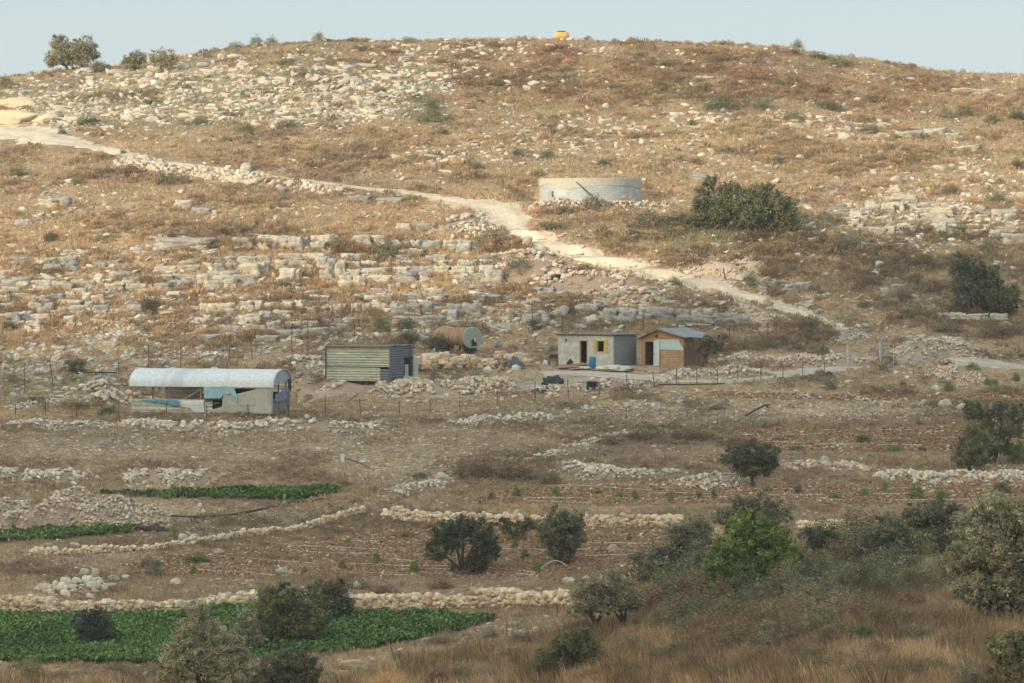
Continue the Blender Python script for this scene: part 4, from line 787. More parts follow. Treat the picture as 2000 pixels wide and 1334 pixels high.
for (a, b_, w, h) in YOUNG:
    if w: 
        o = shrub(a, b_, w, h, random.choice(['bright', 'green']), name='seedling', cat='seedling')
        o['label'] = 'fresh green %s plant %s %s' % ('bushy' if w >= 26 else 'young slender', *region(a, b_)); o['group'] = 'fresh green plants on the terraces'

# ---------------------------------------------------------------- dry grass and scrub
def tufts(name, label, n, nb, hlo, hhi, spread, width, dens, y0, y1, hemi=0.0, mx=1.5, colmul=1.0, lean=.5, cvar=.15, chunk=20000):
    acc = Acc(); a, b_ = sample(n, dens, y0=y0, y1=y1, mx=mx); x, y, z = at(a, b_)
    col = vegcol(a, b_, x, y)*colmul*(1+rng.normal(0, cvar, n))[:, None]
    col = col*(1+np.stack([rng.normal(0, .04, n), 0*x, -rng.normal(0, .06, n)], 1))
    S_ = rng.uniform(hlo, hhi, n)*(.75+.5*rng.random(n))
    X_, Y_, Z_, S2 = [np.repeat(q, nb) for q in (x, y, z, S_)]; m = n*nb
    th = rng.uniform(0, 2*np.pi, m); rr = np.sqrt(rng.random(m))*spread*S2
    bx_, by_ = np.cos(th)*rr, np.sin(th)*rr
    ln = lean*(.3+rng.random(m)); hh = S2*rng.uniform(.55, 1.1, m)
    if hemi:                                        # cushion: tips on a dome
        ph = np.arccos(rng.uniform(.05, 1, m)); tx = np.cos(th)*np.sin(ph)*S2*hemi; ty = np.sin(th)*np.sin(ph)*S2*hemi; tz = np.cos(ph)*S2*.8*rng.uniform(.8, 1.1, m)
        bx_, by_ = tx*.45, ty*.45; bz = tz*.35
    else:
        tx = bx_+np.cos(th)*ln*hh+rng.normal(0, .08, m)*hh; ty = by_+np.sin(th)*ln*hh; tz = hh; bz = -.03+0*hh
    wa = rng.uniform(0, np.pi, m); w = width*S2*rng.uniform(.6, 1.3, m)
    wx, wy = np.cos(wa)*w, np.sin(wa)*w
    O = np.stack([X_, Y_, Z_], 1)
    if hemi:
        V = np.stack([O+np.stack([bx_-wx*.3, by_-wy*.3, bz], 1), O+np.stack([tx+wx, ty+wy, tz], 1), O+np.stack([tx-wx, ty-wy, tz+w*.8], 1)], 1)
    else:
        V = np.stack([O+np.stack([bx_-wx, by_-wy, bz], 1), O+np.stack([bx_+wx, by_+wy, bz], 1), O+np.stack([tx, ty, tz], 1)], 1)
    C = np.repeat(col, nb, 0)*(1+rng.normal(0, .10, m))[:, None]
    C = np.repeat(np.clip(C, .02, .8), 3, 0)
    acc.add(V.reshape(-1, 3), np.arange(m*3).reshape(-1, 3), C)
    return tag(acc.build(name, m_dry), label, 'vegetation', kind='stuff')
def gd(a, b_):
    x, y, _ = at(a, b_)
    base = 1.05+.75*noise2(x/6, y/6, 91)+.5*noise2(x/2, y/2, 92)-.45*np.minimum(ell(a, b_, ROCKD), 1)-.9*np.minimum(soilmask(a, b_), 1)
    base = base-.95*inany(a, b_, FIELDS)
    return np.clip(base, .04, 2)
tufts('dry_grass', 'short golden and brown dry grass over the upper hillside', 66000, 7, .22, .50, .5, .085, gd, 60, 640)
tufts('dry_grass', 'brown dry grass and stubble over the lower terraces', 66000, 7, .13, .40, .7, .06, lambda a, b: gd(a, b)*.9, 600, 1334)
def sd(a, b_):
    x, y, _ = at(a, b_)
    return np.clip(.3+1.5*noise2(x/5, y/5, 95)+.5*noise2(x/1.7, y/1.7, 96)+ell(a, b_, [(1300,150,500,80,.6),(1300,850,180,30,1.2),(980,920,120,30,1.2),(1650,520,300,60,.5),(600,340,400,50,.4)])-.6*np.minimum(ell(a, b_, ROCKD), 1)*(b_ < 450)-.8*np.minimum(soilmask(a, b_), 1)-1.0*inany(a, b_, FIELDS), .02, 2)
tufts('dry_scrub', 'ankle high cushions of brown and rust coloured scrub on the slopes', 17000, 40, .22, .55, .5, .07, sd, 60, 800, hemi=1.0, colmul=.80)
tufts('dry_scrub', 'low dull scrub cushions between the lower terraces', 11000, 36, .15, .45, .5, .07, sd, 760, 1334, hemi=1.0, colmul=.82)
tufts('dry_scrub', 'knee high rounded scrub bushes dotted over the upper hillside', 4200, 90, .45, 1.0, .5, .045, lambda a, b_: np.clip(sd(a, b_), .08, 2), 62, 720, hemi=.9, colmul=.78, cvar=.22)
def fg_(a, b_):
    lim = np.interp(a, [0, 620, 800, 1000, 1200, 1300, 1500, 1700, 1850, 2150], [1338, 1336, 1300, 1262, 1215, 1192, 1165, 1135, 1090, 1050])
    return 1.2*(b_ > lim)
tufts('tall_dry_grass', 'darker brown tall stalks in patches on the near slope', 7000, 10, .5, 1.15, .6, .022, lambda a, b_: fg_(a, b_)*np.clip(.2+1.6*noise2(a/45., b_/22., 88), 0, 1.5), 1040, 1345, colmul=np.array([.62,.55,.50]), lean=.5, cvar=.25)
tufts('tall_dry_grass', 'tall pinkish brown dry grass on the near slope at bottom right', 17000, 13, .25, .75, .6, .034, lambda a, b_: fg_(a, b_)*np.clip(.75+.8*noise2(a/60., b_/20., 89), .1, 1.5), 1040, 1345, colmul=np.array([1.02,.98,.88]), lean=.55, cvar=.22)
def stalks(px, py, w, h, label, n=260, col=(.52,.41,.24)):
    x, y, z = [float(q) for q in at(px, py)]; s = y/F; acc = Acc()
    a = rng.normal(0, .28, n); b0 = np.stack([rng.normal(0, .12, n)*w*s, rng.normal(0, .1, n)*w*s, 0*a-.03], 1)
    tip = b0+np.stack([np.sin(a)*w*s*1.1, rng.normal(0, .15, n)*w*s, h*s*rng.uniform(.6, 1, n)], 1)
    wv = np.stack([np.full(n, .018), 0*a, 0*a], 1)
    V = np.stack([b0-wv, b0+wv, tip], 1)
    acc.add(V.reshape(-1, 3), np.arange(3*n).reshape(-1, 3), np.array(col))
    o = acc.build('grass_clump', m_dry); o.location = (x, y, z); return tag(o, label, 'grass clump')
stalks(1822, 1142, 46, 66, 'tall pale tan grass clump left of the largest silvery olive', 420)
stalks(1772, 1148, 30, 44, 'shorter tan grass clump beside the tall pale one', 240)

# ---------------------------------------------------------------- green crops
def crop(poly, label, dens, size, h, col=(.15,.225,.08)):
    P = np.array(poly, float); acc = Acc()
    px = rng.uniform(P[:, 0].min(), P[:, 0].max(), dens); py = rng.uniform(P[:, 1].min()-2, P[:, 1].max()+2, dens)
    k = tri_in(px+14*noise2(px/30, py/9, 41), py+4*noise2(px/25, py/8, 43), poly); px, py = px[k], py[k]; x, y, z = at(px, py); k = (np.sin((y+.18*x)/.85*2*np.pi)+.9*noise2(x/1.5, y/1.5, 47) > -.75); x, y, z = x[k], y[k], z[k]; n = len(x)
    nb = 9; m = n*nb; th = rng.uniform(0, 6.28, m); X_, Y_, Z_ = [np.repeat(q, nb) for q in (x, y, z)]
    grow = np.repeat(.75+.3*noise2(x/2.2, y/2.2, 44), nb)
    r = rng.uniform(.3, 1, m)*size*grow; u = np.stack([np.cos(th), np.sin(th), rng.uniform(.3, 1.7, m)], 1); w = np.stack([-np.sin(th), np.cos(th), rng.normal(0, .3, m)], 1)
    b0 = np.stack([X_, Y_, Z_+h*.35*rng.random(m)], 1); wv = .38
    V = np.stack([b0, b0+u*r[:, None]*.55+w*r[:, None]*wv, b0+u*r[:, None]*np.array([1.1, 1.1, .8]), b0+u*r[:, None]*.55-w*r[:, None]*wv], 1)
    C = np.array(col)[None]*(1+.22*rng.normal(size=(m, 1)))*(1+.3*np.repeat(noise2(x/1.7, y/1.7, 45), nb)[:, None])
    pale = rng.random(m) < .12; C[pale] = np.array([.22, .33, .13])
    acc.add(V.reshape(-1, 3), np.arange(m*4).reshape(-1, 4), np.repeat(np.clip(C, .01, .6), 4, 0))
    return tag(acc.build('leafy_crop', m_foliage), label, 'crop', kind='stuff')
crop(CROPS[0], 'large field of leafy green crop at bottom left below the wall', 38000, .27, .55)
crop(CROPS[1], 'small leafy green crop strip at the left edge', 4200, .32, .36)
crop(CROPS[2], 'narrow pointed strip of leafy green crop above the spoil heap', 6000, .32, .36)

# ---------------------------------------------------------------- irrigation hoses
m_hose = m_simple('sun_bleached_hose', (.62, .56, .50), .6, .1)
m_black = m_simple('black_plastic', (.02, .02, .022), .5, .2)
def hose(pts, rad, m, label, name='irrigation_hose', cat='hose', group=None, wig=.12, lift=.06):
    px = np.interp(np.linspace(0, len(pts)-1, len(pts)*14), np.arange(len(pts)), [p[0] for p in pts]); py = np.interp(np.linspace(0, len(pts)-1, len(pts)*14), np.arange(len(pts)), [p[1] for p in pts])
    x, y, z = at(px, py); sd_ = random.random()*99
    y = y+wig*noise2(x/1.1, 0*x+sd_, 7)+wig*2*noise2(x/4, 0*x+sd_, 8); z = H(x, y)+lift
    bm = bmesh.new(); tube(bm, list(zip(x, y, z)), rad, 5); o = pyobj(name, bm, m, smooth=True)
    return tag(o, label, cat, group)
HZ = [(320,470,1097,1103),(330,560,1110,1120),(360,600,1118,1124),(440,700,1088,1100),(540,840,1066,1074),(560,790,1076,1082),(640,830,1055,1066),(700,840,1086,1096),(660,1010,1100,1110),(620,860,1118,1124),(720,960,1112,1112),(880,1060,1105,1118),(960,1120,1074,1078),(1100,1330,1060,1062),(1120,1300,1074,1076),(1130,1290,1087,1084),(980,1110,1122,1126),(1180,1330,1104,1110),(930,1190,968,976),(1040,1290,948,956),(1220,1500,964,966),(1000,1250,978,982),(1280,1640,972,966),(1500,1760,974,980),(1440,1600,956,954),(1660,1900,954,952),(1680,1850,966,962),(1720,2060,978,972),(1860,2080,948,950),(1400,1640,848,850),(1580,1880,840,838),(1460,1700,862,866),(1540,1820,872,872),(1700,2050,858,856),(1620,1720,1050,1052)]
for (a, b_, r0, r1) in HZ:
    reg = 'along the long red soil strip with the olives' if r0 > 1040 and a < 1360 else 'across the middle soil strip' if r0 > 930 and a != 1620 else 'across the soil strip nearest the farm gate' if r0 < 900 else 'behind the bright green tree'
    q0, q1 = (a+(b_-a)*random.uniform(0, .25), a+(b_-a)*random.uniform(.6, 1)); r0, r1 = r0+random.uniform(-2, 2), r1+random.uniform(-2, 2)
    hose([(q0, r0), ((q0+q1)/2, (r0+r1)/2+random.uniform(-2, 2)), (q1, r1)], .024, m_hose, 'thin pale drip hose lying %s' % reg, group='pale drip hoses %s' % reg, wig=.2, lift=.04)
hose([(318,1009),(400,1011),(440,1008),(500,998),(545,986),(600,980),(650,972)], .05, m_black, 'long black water pipe curving under the narrow crop strip', 'water_pipe', 'pipe', wig=.05)
hose([(380,1012),(470,1005),(530,992),(560,984)], .04, m_black, 'second black water pipe beside the long curving one', 'water_pipe', 'pipe', wig=.1)
hose([(670,895),(700,905),(730,920)], .03, m_black, 'short black hose beside the white marker post', 'water_pipe', 'pipe')
hose([(1285,754),(1340,754),(1415,752)], .05, m_black, 'straight black pipe along the foot of the front fence', 'water_pipe', 'pipe', wig=.02, lift=.12)
hose([(150,737),(190,734),(228,736)], .05, m_black, 'black pipe on the stones left of the polytunnel', 'water_pipe', 'pipe', lift=.3)
hose([(680,786),(700,772),(760,768)], .03, m_black, 'thin black hose beside the yard track', 'water_pipe', 'pipe', lift=.1)
#PART3
# ---------------------------------------------------------------- farm buildings
def frame(pxa, pya, deg, pad=None):
    """root of a building whose near left foot is at this point, turned by deg"""
    x, y, z = [float(q) for q in at(pxa, pya)]
    if pad is not None: z = PADS[pad][3]; y = (V0-pya) and F*z/(V0-pya); x = (pxa-CX)/F*y
    return x, y, z, y/F
def corrugated(name, w, h, m, parent, origin, ax='x', pitch=.2, amp=.025, vertical=False, thick=.02):
    """corrugated sheet in the local plane: ax x or y is its width direction"""
    nz = max(8, int((w if vertical else h)/pitch*8)); nxx = 2
    a = np.linspace(0, 1, nz); prof = amp*np.sign(np.sin(a*nz/8*2*np.pi))*np.abs(np.sin(a*nz/8*2*np.pi))**.6
    bm = bmesh.new(); rows = []
    for i, t in enumerate(a):
        row = []
        for side in (0, 1):
            for q in (0, 1):
                d = prof[i]+(thick if q else 0)
                u, v = (t*w, side*h) if vertical else (side*w, t*h)
                row.append(bm.verts.new(Vector(origin)+(Vector((u, d, v)) if ax == 'x' else Vector((-d, u, v)))))
        rows.append(row)
    for i in range(len(rows)-1):
        A, B = rows[i], rows[i+1]
        bm.faces.new((A[0], A[2], B[2], B[0])); bm.faces.new((A[1], B[1], B[3], A[3]))
        bm.faces.new((A[0], B[0], B[1], A[1])); bm.faces.new((A[2], A[3], B[3], B[2]))
    bm.faces.new(rows[0][:1]+rows[0][1:2]+rows[0][3:4]+rows[0][2:3]); bm.faces.new(rows[-1][:1]+rows[-1][2:3]+rows[-1][3:4]+rows[-1][1:2])
    return pyobj(name, bm, m, parent)
def sheet(name, poly, m, parent, y=0.0, thick=.02, wr=.05, ax='x', x=0.0, cut=.12, sd=0):
    """cloth or board cut to an outline in the local x-z (or y-z) plane, wrinkled, with thickness"""
    P = np.array(poly, float); lo, hi = P.min(0), P.max(0)
    nu = max(3, int((hi[0]-lo[0])/cut)); nv = max(3, int((hi[1]-lo[1])/cut))
    bm = bmesh.new(); f = bm.faces.new([bm.verts.new((p[0], 0, p[1])) for p in poly])
    for i in range(1, nu):
        g = bm.verts[:]+bm.edges[:]+bm.faces[:]
        bmesh.ops.bisect_plane(bm, geom=g, plane_co=(lo[0]+(hi[0]-lo[0])*i/nu, 0, 0), plane_no=(1, 0, 0))
    for i in range(1, nv):
        g = bm.verts[:]+bm.edges[:]+bm.faces[:]
        bmesh.ops.bisect_plane(bm, geom=g, plane_co=(0, 0, lo[1]+(hi[1]-lo[1])*i/nv), plane_no=(0, 0, 1))
    ext = bmesh.ops.extrude_face_region(bm, geom=bm.faces[:])
    for v in [e for e in ext['geom'] if isinstance(e, bmesh.types.BMVert)]: v.co.y += thick
    for v in bm.verts:
        n = float(noise3(np.array(v.co.x*2.2+sd), v.co.z*1.3, 0*v.co.x, 5))+.5*float(noise3(np.array(v.co.x*6+sd), v.co.z*2.5, 0*v.co.x, 6))
        v.co.y += wr*n
        v.co = Vector((v.co.x, y+v.co.y, v.co.z)) if ax == 'x' else Vector((x-v.co.y, v.co.x, v.co.z))
    return pyobj(name, bm, m, parent, wr > .02)
def bxs(name, L, m, parent=None):
    bm = bmesh.new()
    for a, b in L: box(bm, a, b)
    return pyobj(name, bm, m, parent)
def rods(name, L, r, m, parent=None, n=6):
    bm = bmesh.new()
    for a in L: tube(bm, a, r, n)
    return pyobj(name, bm, m, parent)
# materials of the yard
def m_patchy(name, base, patches, rough=.6, stripe=None, metal=0.0, scale=1.2, bmp=.15):
    m, t, b = mat(name, rough); c = None
    f0 = noise_tex(t, 4, 5, .7, 'obj'); c = mix(t, base, ramp(t, f0, [(.3, .82), (.7, 1.15)]))
    for i, (pc, lo, sc_) in enumerate(patches):
        mp = N(t, 'ShaderNodeMapping'); g = N(t, 'ShaderNodeTexCoord'); mp.inputs['Location'].default_value = (i*7.3, i*3.1, i*1.7); mp.inputs['Scale'].default_value = sc_
        t.links.new(g.outputs['Object'], mp.inputs['Vector'])
        c = mix(t, c, pc, ramp(t, noise_tex(t, scale, 5, .65, vec=mp.outputs[0]), [(lo, 0), (lo+.06, 1)]), 'MIX')
    if stripe:
        g = N(t, 'ShaderNodeTexCoord'); w = N(t, 'ShaderNodeTexWave', wave_type='BANDS', bands_direction='Z'); w.inputs['Scale'].default_value = stripe
        w.inputs['Distortion'].default_value = .4; t.links.new(g.outputs['Object'], w.inputs['Vector'])
        c = mix(t, c, ramp(t, w.outputs['Fac'], [(0, .7), (.14, 1), (1, 1)]))
    t.links.new(c, b.inputs['Base Color']); b.inputs['Metallic'].default_value = metal; bump(t, b, f0, bmp, .03)
    return m
m_greensheet = m_patchy('pale_green_sheet', (.49, .47, .37), [((.50, .33, .17), .58, (.35, .35, 1.6)), ((.66, .64, .56), .60, (.35, .35, 2.2)), ((.36, .38, .31), .56, (.3, .3, .8))])
m_greysheet = m_patchy('grey_galvanised_sheet', (.17, .18, .20), [((.27, .26, .25), .62, (1, 1, 1))])
m_tankwall = m_patchy('galvanised_tank_wall', (.42, .45, .45), [((.54, .55, .52), .56, (.3, .3, .8)), ((.35, .38, .38), .62, (.8, .8, .3))], .55)
m_liner = m_patchy('cream_tank_liner', (.50, .46, .38), [((.46, .43, .37), .58, (2, 2, .2))], .8)
m_rust = m_patchy('rusty_tanker_paint', (.33, .18, .11), [((.36, .26, .14), .52, (1.6, 1.6, .5)), ((.38, .40, .31), .60, (1.4, 1.4, .6)), ((.22, .11, .08), .60, (1, 1, 1))], .85)
m_oldgreen = m_patchy('faded_green_paint', (.37, .40, .33), [((.42, .30, .12), .60, (1, 1, 1)), ((.30, .14, .08), .66, (1.5, 1, 1))], .8)
m_wood = m_simple('weathered_timber', (.25, .15, .09), .9, .3, 6)
m_owood = m_simple('orange_timber', (.50, .26, .11), .8, .2, 5)
m_yellow = m_simple('yellow_painted_wood', (.62, .38, .10), .7, .1, 4)
m_dark = m_simple('dark_metal', (.035, .035, .04), .6, .3, 5)
m_rpost = m_simple('rusted_iron', (.12, .075, .055), .9, .3, 8)
m_galv = m_simple('galvanised_pipe', (.46, .50, .48), .5, .12, 5)
m_tarp = m_patchy('white_polytunnel_cover', (.70, .71, .71), [((.55, .58, .60), .55, (.35, .1, .1))], .55, bmp=.05)
m_canvas = m_patchy('dusty_canvas', (.46, .44, .36), [((.37, .36, .28), .56, (.6, 1, .5)), ((.50, .48, .40), .6, (1, 1, 1))], .9)
m_white = m_simple('white_sheet', (.66, .66, .62), .8, .1, 3)
m_turq = m_simple('turquoise_tarpaulin', (.30, .50, .52), .7, .15, 2.5)
m_blue = m_simple('blue_tarpaulin', (.12, .28, .38), .7, .25, 2.5)
m_bluegrey = m_simple('blue_grey_tarpaulin', (.20, .24, .31), .7, .25, 2.5)
m_barrel = m_simple('blue_plastic', (.03, .17, .36), .45, .1, 3)
m_pink = m_simple('pinkish_board', (.42, .20, .17), .8, .3, 3)
def m_blocks(name, ca, cb, mort, w=.4, h=.2):
    m, t, b = mat(name, .92); g = N(t, 'ShaderNodeTexCoord'); s_ = N(t, 'ShaderNodeSeparateXYZ'); c_ = N(t, 'ShaderNodeCombineXYZ'); ad = N(t, 'ShaderNodeMath', operation='ADD')
    t.links.new(g.outputs['Object'], s_.inputs[0]); t.links.new(s_.outputs[0], ad.inputs[0]); t.links.new(s_.outputs[1], ad.inputs[1])
    t.links.new(ad.outputs[0], c_.inputs[0]); t.links.new(s_.outputs[2], c_.inputs[1])
    br = N(t, 'ShaderNodeTexBrick'); t.links.new(c_.outputs[0], br.inputs['Vector']); br.inputs['Scale'].default_value = 1
    br.inputs['Brick Width'].default_value = w; br.inputs['Row Height'].default_value = h; br.inputs['Mortar Size'].default_value = .012; br.inputs['Bias'].default_value = -.1
    br.inputs['Color1'].default_value = (*ca, 1); br.inputs['Color2'].default_value = (*cb, 1); br.inputs['Mortar'].default_value = (*mort, 1)
    f = noise_tex(t, 1.6, 5, .7, 'obj')
    t.links.new(mix(t, br.outputs[0], ramp(t, f, [(.3, .66), (.7, 1.2)])), b.inputs['Base Color']); bump(t, b, br.outputs['Fac'], -.5, .02)
    return m
m_block = m_blocks('limewashed_blockwork', (.60, .58, .49), (.50, .49, .41), (.62, .60, .51))
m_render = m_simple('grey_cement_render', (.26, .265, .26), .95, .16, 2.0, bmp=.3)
m_plank = m_blocks('orange_board_siding', (.54, .33, .20), (.47, .29, .17), (.26, .15, .09), 2.4, .14)
m_plank_shaded = m_blocks('shaded_board_siding', (.33, .20, .13), (.28, .17, .11), (.10, .06, .04), 2.4, .14)  # darker copy of the front boards, the side's shade put into its colour
m_concrete = m_simple('pale_concrete', (.48, .45, .38), .95, .15, 3, bmp=.3)
m_roofgrey = m_patchy('grey_roof_sheet', (.25, .26, .275), [((.40, .41, .42), .60, (1, 1, 1))], .6)

# concrete block hut
x, y, z, s = frame(1090, 712, -25, 0); k = s/math.cos(R(25))
hut = empty('concrete_hut', (x, y, z), R(-25), label='pale concrete block hut with flat roof and yellow shutters', cat='hut')
Wd, Hh, Dp = 106*k, 57*s, 5.0
dx0, dx1, dz0, dz1 = 41.5*k, 56.5*k, 4*s, 48*s; wx0, wx1, wz0, wz1 = 75*k, 89.5*k, 25*s, 48*s; t_ = .2
bxs('front_wall', [((0,0,-.3),(dx0,t_,Hh)),((dx0,0,dz1),(dx1,t_,Hh)),((dx0,0,-.3),(dx1,t_,dz0)),((dx1,0,-.3),(wx0,t_,Hh)),((wx0,0,-.3),(wx1,t_,wz0)),((wx0,0,wz1),(wx1,t_,Hh)),((wx1,0,-.3),(Wd-.003,t_,Hh))], m_block, hut)
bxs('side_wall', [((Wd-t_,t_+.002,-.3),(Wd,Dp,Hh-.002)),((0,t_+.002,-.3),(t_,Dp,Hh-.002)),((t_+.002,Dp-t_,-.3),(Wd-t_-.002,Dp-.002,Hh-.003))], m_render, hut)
rf = corrugated('roof', Wd+.5, Dp+.5, m_greysheet, hut, (0,0,0), pitch=.25, amp=.02, vertical=True)
rf.rotation_euler = (R(-90+1.5), 0, 0); rf.location = (-.25, -.25, Hh+.10); rf.scale = (1, 1, 1)
rf.rotation_euler = (R(-88.8), 0, 0)
for v_ in rf.data.vertices: v_.co = Vector((v_.co.x, v_.co.y, -v_.co.z)) if False else v_.co
rf.rotation_euler = (R(90-.6), 0, 0); 
for v_ in rf.data.vertices: v_.co.z = -v_.co.z
bxs('fascia', [((-.22,-.05,Hh+.003),(Wd+.22,.03,Hh+.09))], m_wood, hut)
df = bxs('door_frame', [((dx0,-.02,dz0),(dx0+.09,t_*.8,dz1)),((dx1-.05,-.02,dz0),(dx1,t_*.8,dz1)),((dx0,-.021,dz1-.07),(dx1,t_*.79,dz1-.003))], m_owood, hut)
wf = bxs('window_frame', [((wx0,-.02,wz0),(wx0+.06,t_*.8,wz1)),((wx1-.06,-.02,wz0),(wx1,t_*.8,wz1)),((wx0+.06,-.02,wz0),(wx1-.06,t_*.8,wz0+.06)),((wx0+.06,-.02,wz1-.06),(wx1-.06,t_*.8,wz1))], m_yellow, hut)
for a, b_ in ((wx0-.22, wx0-.01), (wx1+.02, wx1+.33)):
    bxs('shutter', [((a,-.055,wz0-.05),(b_,-.01,wz1+.05)),((a+.04,-.075,wz0+.3),(b_-.04,-.056,wz0+.36)),((a+.04,-.075,wz1-.36),(b_-.04,-.056,wz1-.3))], m_yellow, hut)
bm = bmesh.new(); bmesh.ops.create_icosphere(bm, subdivisions=2, radius=.09, matrix=Matrix.Translation((.75, -.09, Hh-.42))); box(bm, (.70, -.04, Hh-.36), (.80, .0, Hh-.26)); pyobj('wall_lamp', bm, m_dark, hut, True)
# timber hut
x, y, z, s = frame(1254, 714, -25, 1); k = s/math.cos(R(25))
th = empty('timber_hut', (x, y, z), R(-25), label='small orange timber hut with gable roof and white door', cat='hut')
Wd, He, Ha, Dp = 79*k, 53*s, 70*s, 5.6; ax_ = 30*k; t_ = .1
a0, a1, b1 = 4*k, 23*k, 49*s
bxs('front_wall', [((0,0,-.3),(a0,t_,He)),((a1,0,-.3),(Wd-.002,t_,He)),((a0,0,b1),(a1,t_,He)),((a0,0,-.3),(a1,t_,.05))], m_plank, th)
bxs('side_wall', [((Wd-t_,t_+.002,-.3),(Wd,Dp,He-.002)),((0,t_+.002,-.3),(t_,Dp,He-.002)),((t_+.002,Dp-t_,-.3),(Wd-t_-.002,Dp-.002,He-.003))], m_plank_shaded, th)
bm = bmesh.new(); g = [(0,He+.001),(Wd,He+.001),(ax_+.1,Ha)]
A = [bm.verts.new((p[0], -.01, p[1])) for p in g]; B = [bm.verts.new((p[0], .08, p[1])) for p in g]
bm.faces.new(A); bm.faces.new(B[::-1]); [bm.faces.new((A[i], B[i], B[(i+1) % 3], A[(i+1) % 3])) for i in range(3)]
pyobj('gable', bm, m_owood, th)
def roof_plane(name, p0, p1, d0, d1, m, par, th_=.05):
    bm = bmesh.new(); nseg = 24; u = np.linspace(0, 1, nseg*4+1); rws = []
    for t in u:
        off = .02*math.sin(t*nseg*2*math.pi)+.03*math.sin(t*5+p0[0]); yy_ = d0+(d1-d0)*t
        rws.append([bm.verts.new((p0[0], yy_, p0[1]+off)), bm.verts.new((p1[0], yy_, p1[1]+off+.03*math.sin(t*9))), bm.verts.new((p0[0], yy_, p0[1]+off-th_)), bm.verts.new((p1[0], yy_, p1[1]+off-th_+.03*math.sin(t*9)))])
    for i in range(len(rws)-1):
        P, Q = rws[i], rws[i+1]
        for a, b in ((0, 1), (3, 2), (2, 0), (1, 3)): bm.faces.new((P[a], P[b], Q[b], Q[a]))
    bm.faces.new([rws[0][i] for i in (0, 2, 3, 1)]); bm.faces.new([rws[-1][i] for i in (0, 1, 3, 2)])
    return pyobj(name, bm, m, par)
roof_plane('roof_slope', (ax_+.1, Ha+.10), (Wd+.35, He-.02+.12), -.35, Dp+.5, m_roofgrey, th)
roof_plane('roof_slope', (-.45, He-.05), (ax_+.08, Ha+.09), -.35, Dp+.5, m_roofgrey, th)
rods('barge_board', [[(-.45, -.37, He-.09), (ax_+.1, -.37, Ha+.03)], [(ax_+.1, -.37, Ha+.03), (Wd+.35, -.37, He+.06)]], .05, m_wood, th, 4)
dr = empty('door', (a1+.0, -.03, .05)); dr.parent = th; dr.rotation_euler = (0, 0, R(-12))
bpy.data.objects.remove(dr)
do = bxs('door', [((a1+.0,-.12,.0),(a1+11*k,-.07,b1-.02)),((a1+.08,-.135,.3),(a1+11*k-.08,-.121,.36)),((a1+.08,-.135,1.5),(a1+11*k-.08,-.121,1.56))], m_white, th)
bxs('handle', [((a1+.06,-.17,.95),(a1+.10,-.121,1.08))], m_dark, do)
bxs('door_frame', [((a0,-.02,.051),(a0+.08,t_*.9,b1-.002)),((a0+.081,-.02,b1-.09),(a1-.002,t_*.9,b1-.003))], m_owood, th)
sheet('cover_sheet', [(a1+.05, 49*s), (a1+4*k, 51*s), (Wd-10*k, 52.5*s), (Wd+1*k, 31*s), (Wd*.7, 31.5*s), (a1+9*k, 32*s), (a1+.1, 33*s)], m_turq if False else m_simple('pale_cyan_board', (.50, .62, .60), .7, .08, 2), th, y=-.035, wr=.008, thick=.02)
bm = bmesh.new(); bmesh.ops.create_icosphere(bm, subdivisions=2, radius=.10, matrix=Matrix.Translation((ax_-.1, -.12, He+.20))); box(bm, (ax_-.2, -.06, He+.2), (ax_, -.012, He+.3)); pyobj('wall_lamp', bm, m_dark, th, True)
bxs('corner_post', [((Wd-.07,-.025,-.3),(Wd+.02,-.001,He)),((-.03,-.025,-.3),(.05,-.001,He))], m_owood, th)
# corrugated shed
x, y, z, s = frame(637, 740, -20, 2); k = s/math.cos(R(20))
sh = empty('corrugated_shed', (x, y, z), R(-20), label='faded green corrugated metal shed with an open dark side', cat='shed')
Wd, Hh, Dp = 125*k, 64*s, 5.2
corrugated('front_panel', Wd*.86, Hh*.40, m_greensheet, sh, (0, -.02, -.12), pitch=.21, amp=.03)
corrugated('front_panel', Wd, Hh*.62, m_greensheet, sh, (0, .02, Hh*.385), pitch=.21, amp=.03)
corrugated('front_panel', Wd*.15, Hh*.36, m_greysheet, sh, (Wd*.865, .04, -.10), pitch=.21, amp=.03)
sp = corrugated('side_panel', Dp*.62, Hh*.98, m_greysheet, sh, (Wd, 0, .05), 'y', pitch=.21, amp=.03)
corrugated('side_panel', Dp*.38, Hh*.36, m_greysheet, sh, (Wd, Dp*.62, Hh*.64), 'y', pitch=.21, amp=.03)
bxs('side_panel', [((Wd-.03, Dp*.63, 0), (Wd, Dp*.80, Hh*.42))], m_galv, sh)
bxs('door', [((Wd+.02, Dp*.99, 0), (Wd+.45, Dp*1.0, Hh*.62))], m_white, sh)
rods('door_post', [[(Wd, Dp*.86, 0), (Wd, Dp*.86, Hh)], [(Wd, Dp*.63, 0), (Wd, Dp*.63, Hh*.65)]], .05, m_dark, sh)
corrugated('back_panel', Wd, Hh*.96, m_greysheet, sh, (0, Dp, 0), pitch=.21, amp=.03)
corrugated('side_panel', Dp, Hh*.96, m_greensheet, sh, (0, 0, 0), 'y', pitch=.21, amp=.03)
rr = roof_plane('roof', (-.1, Hh-.02), (Wd+.1, Hh+.06), -.12, Dp+.1, m_greysheet, sh)
bxs('roof_edge', [((-.08,-.14,Hh-.08),(Wd+.02,-.10,Hh+.03))], m_wood, sh)
rods('corner_post', [[(.0, -.06, 0), (.0, -.06, Hh)]], .05, m_dark, sh)
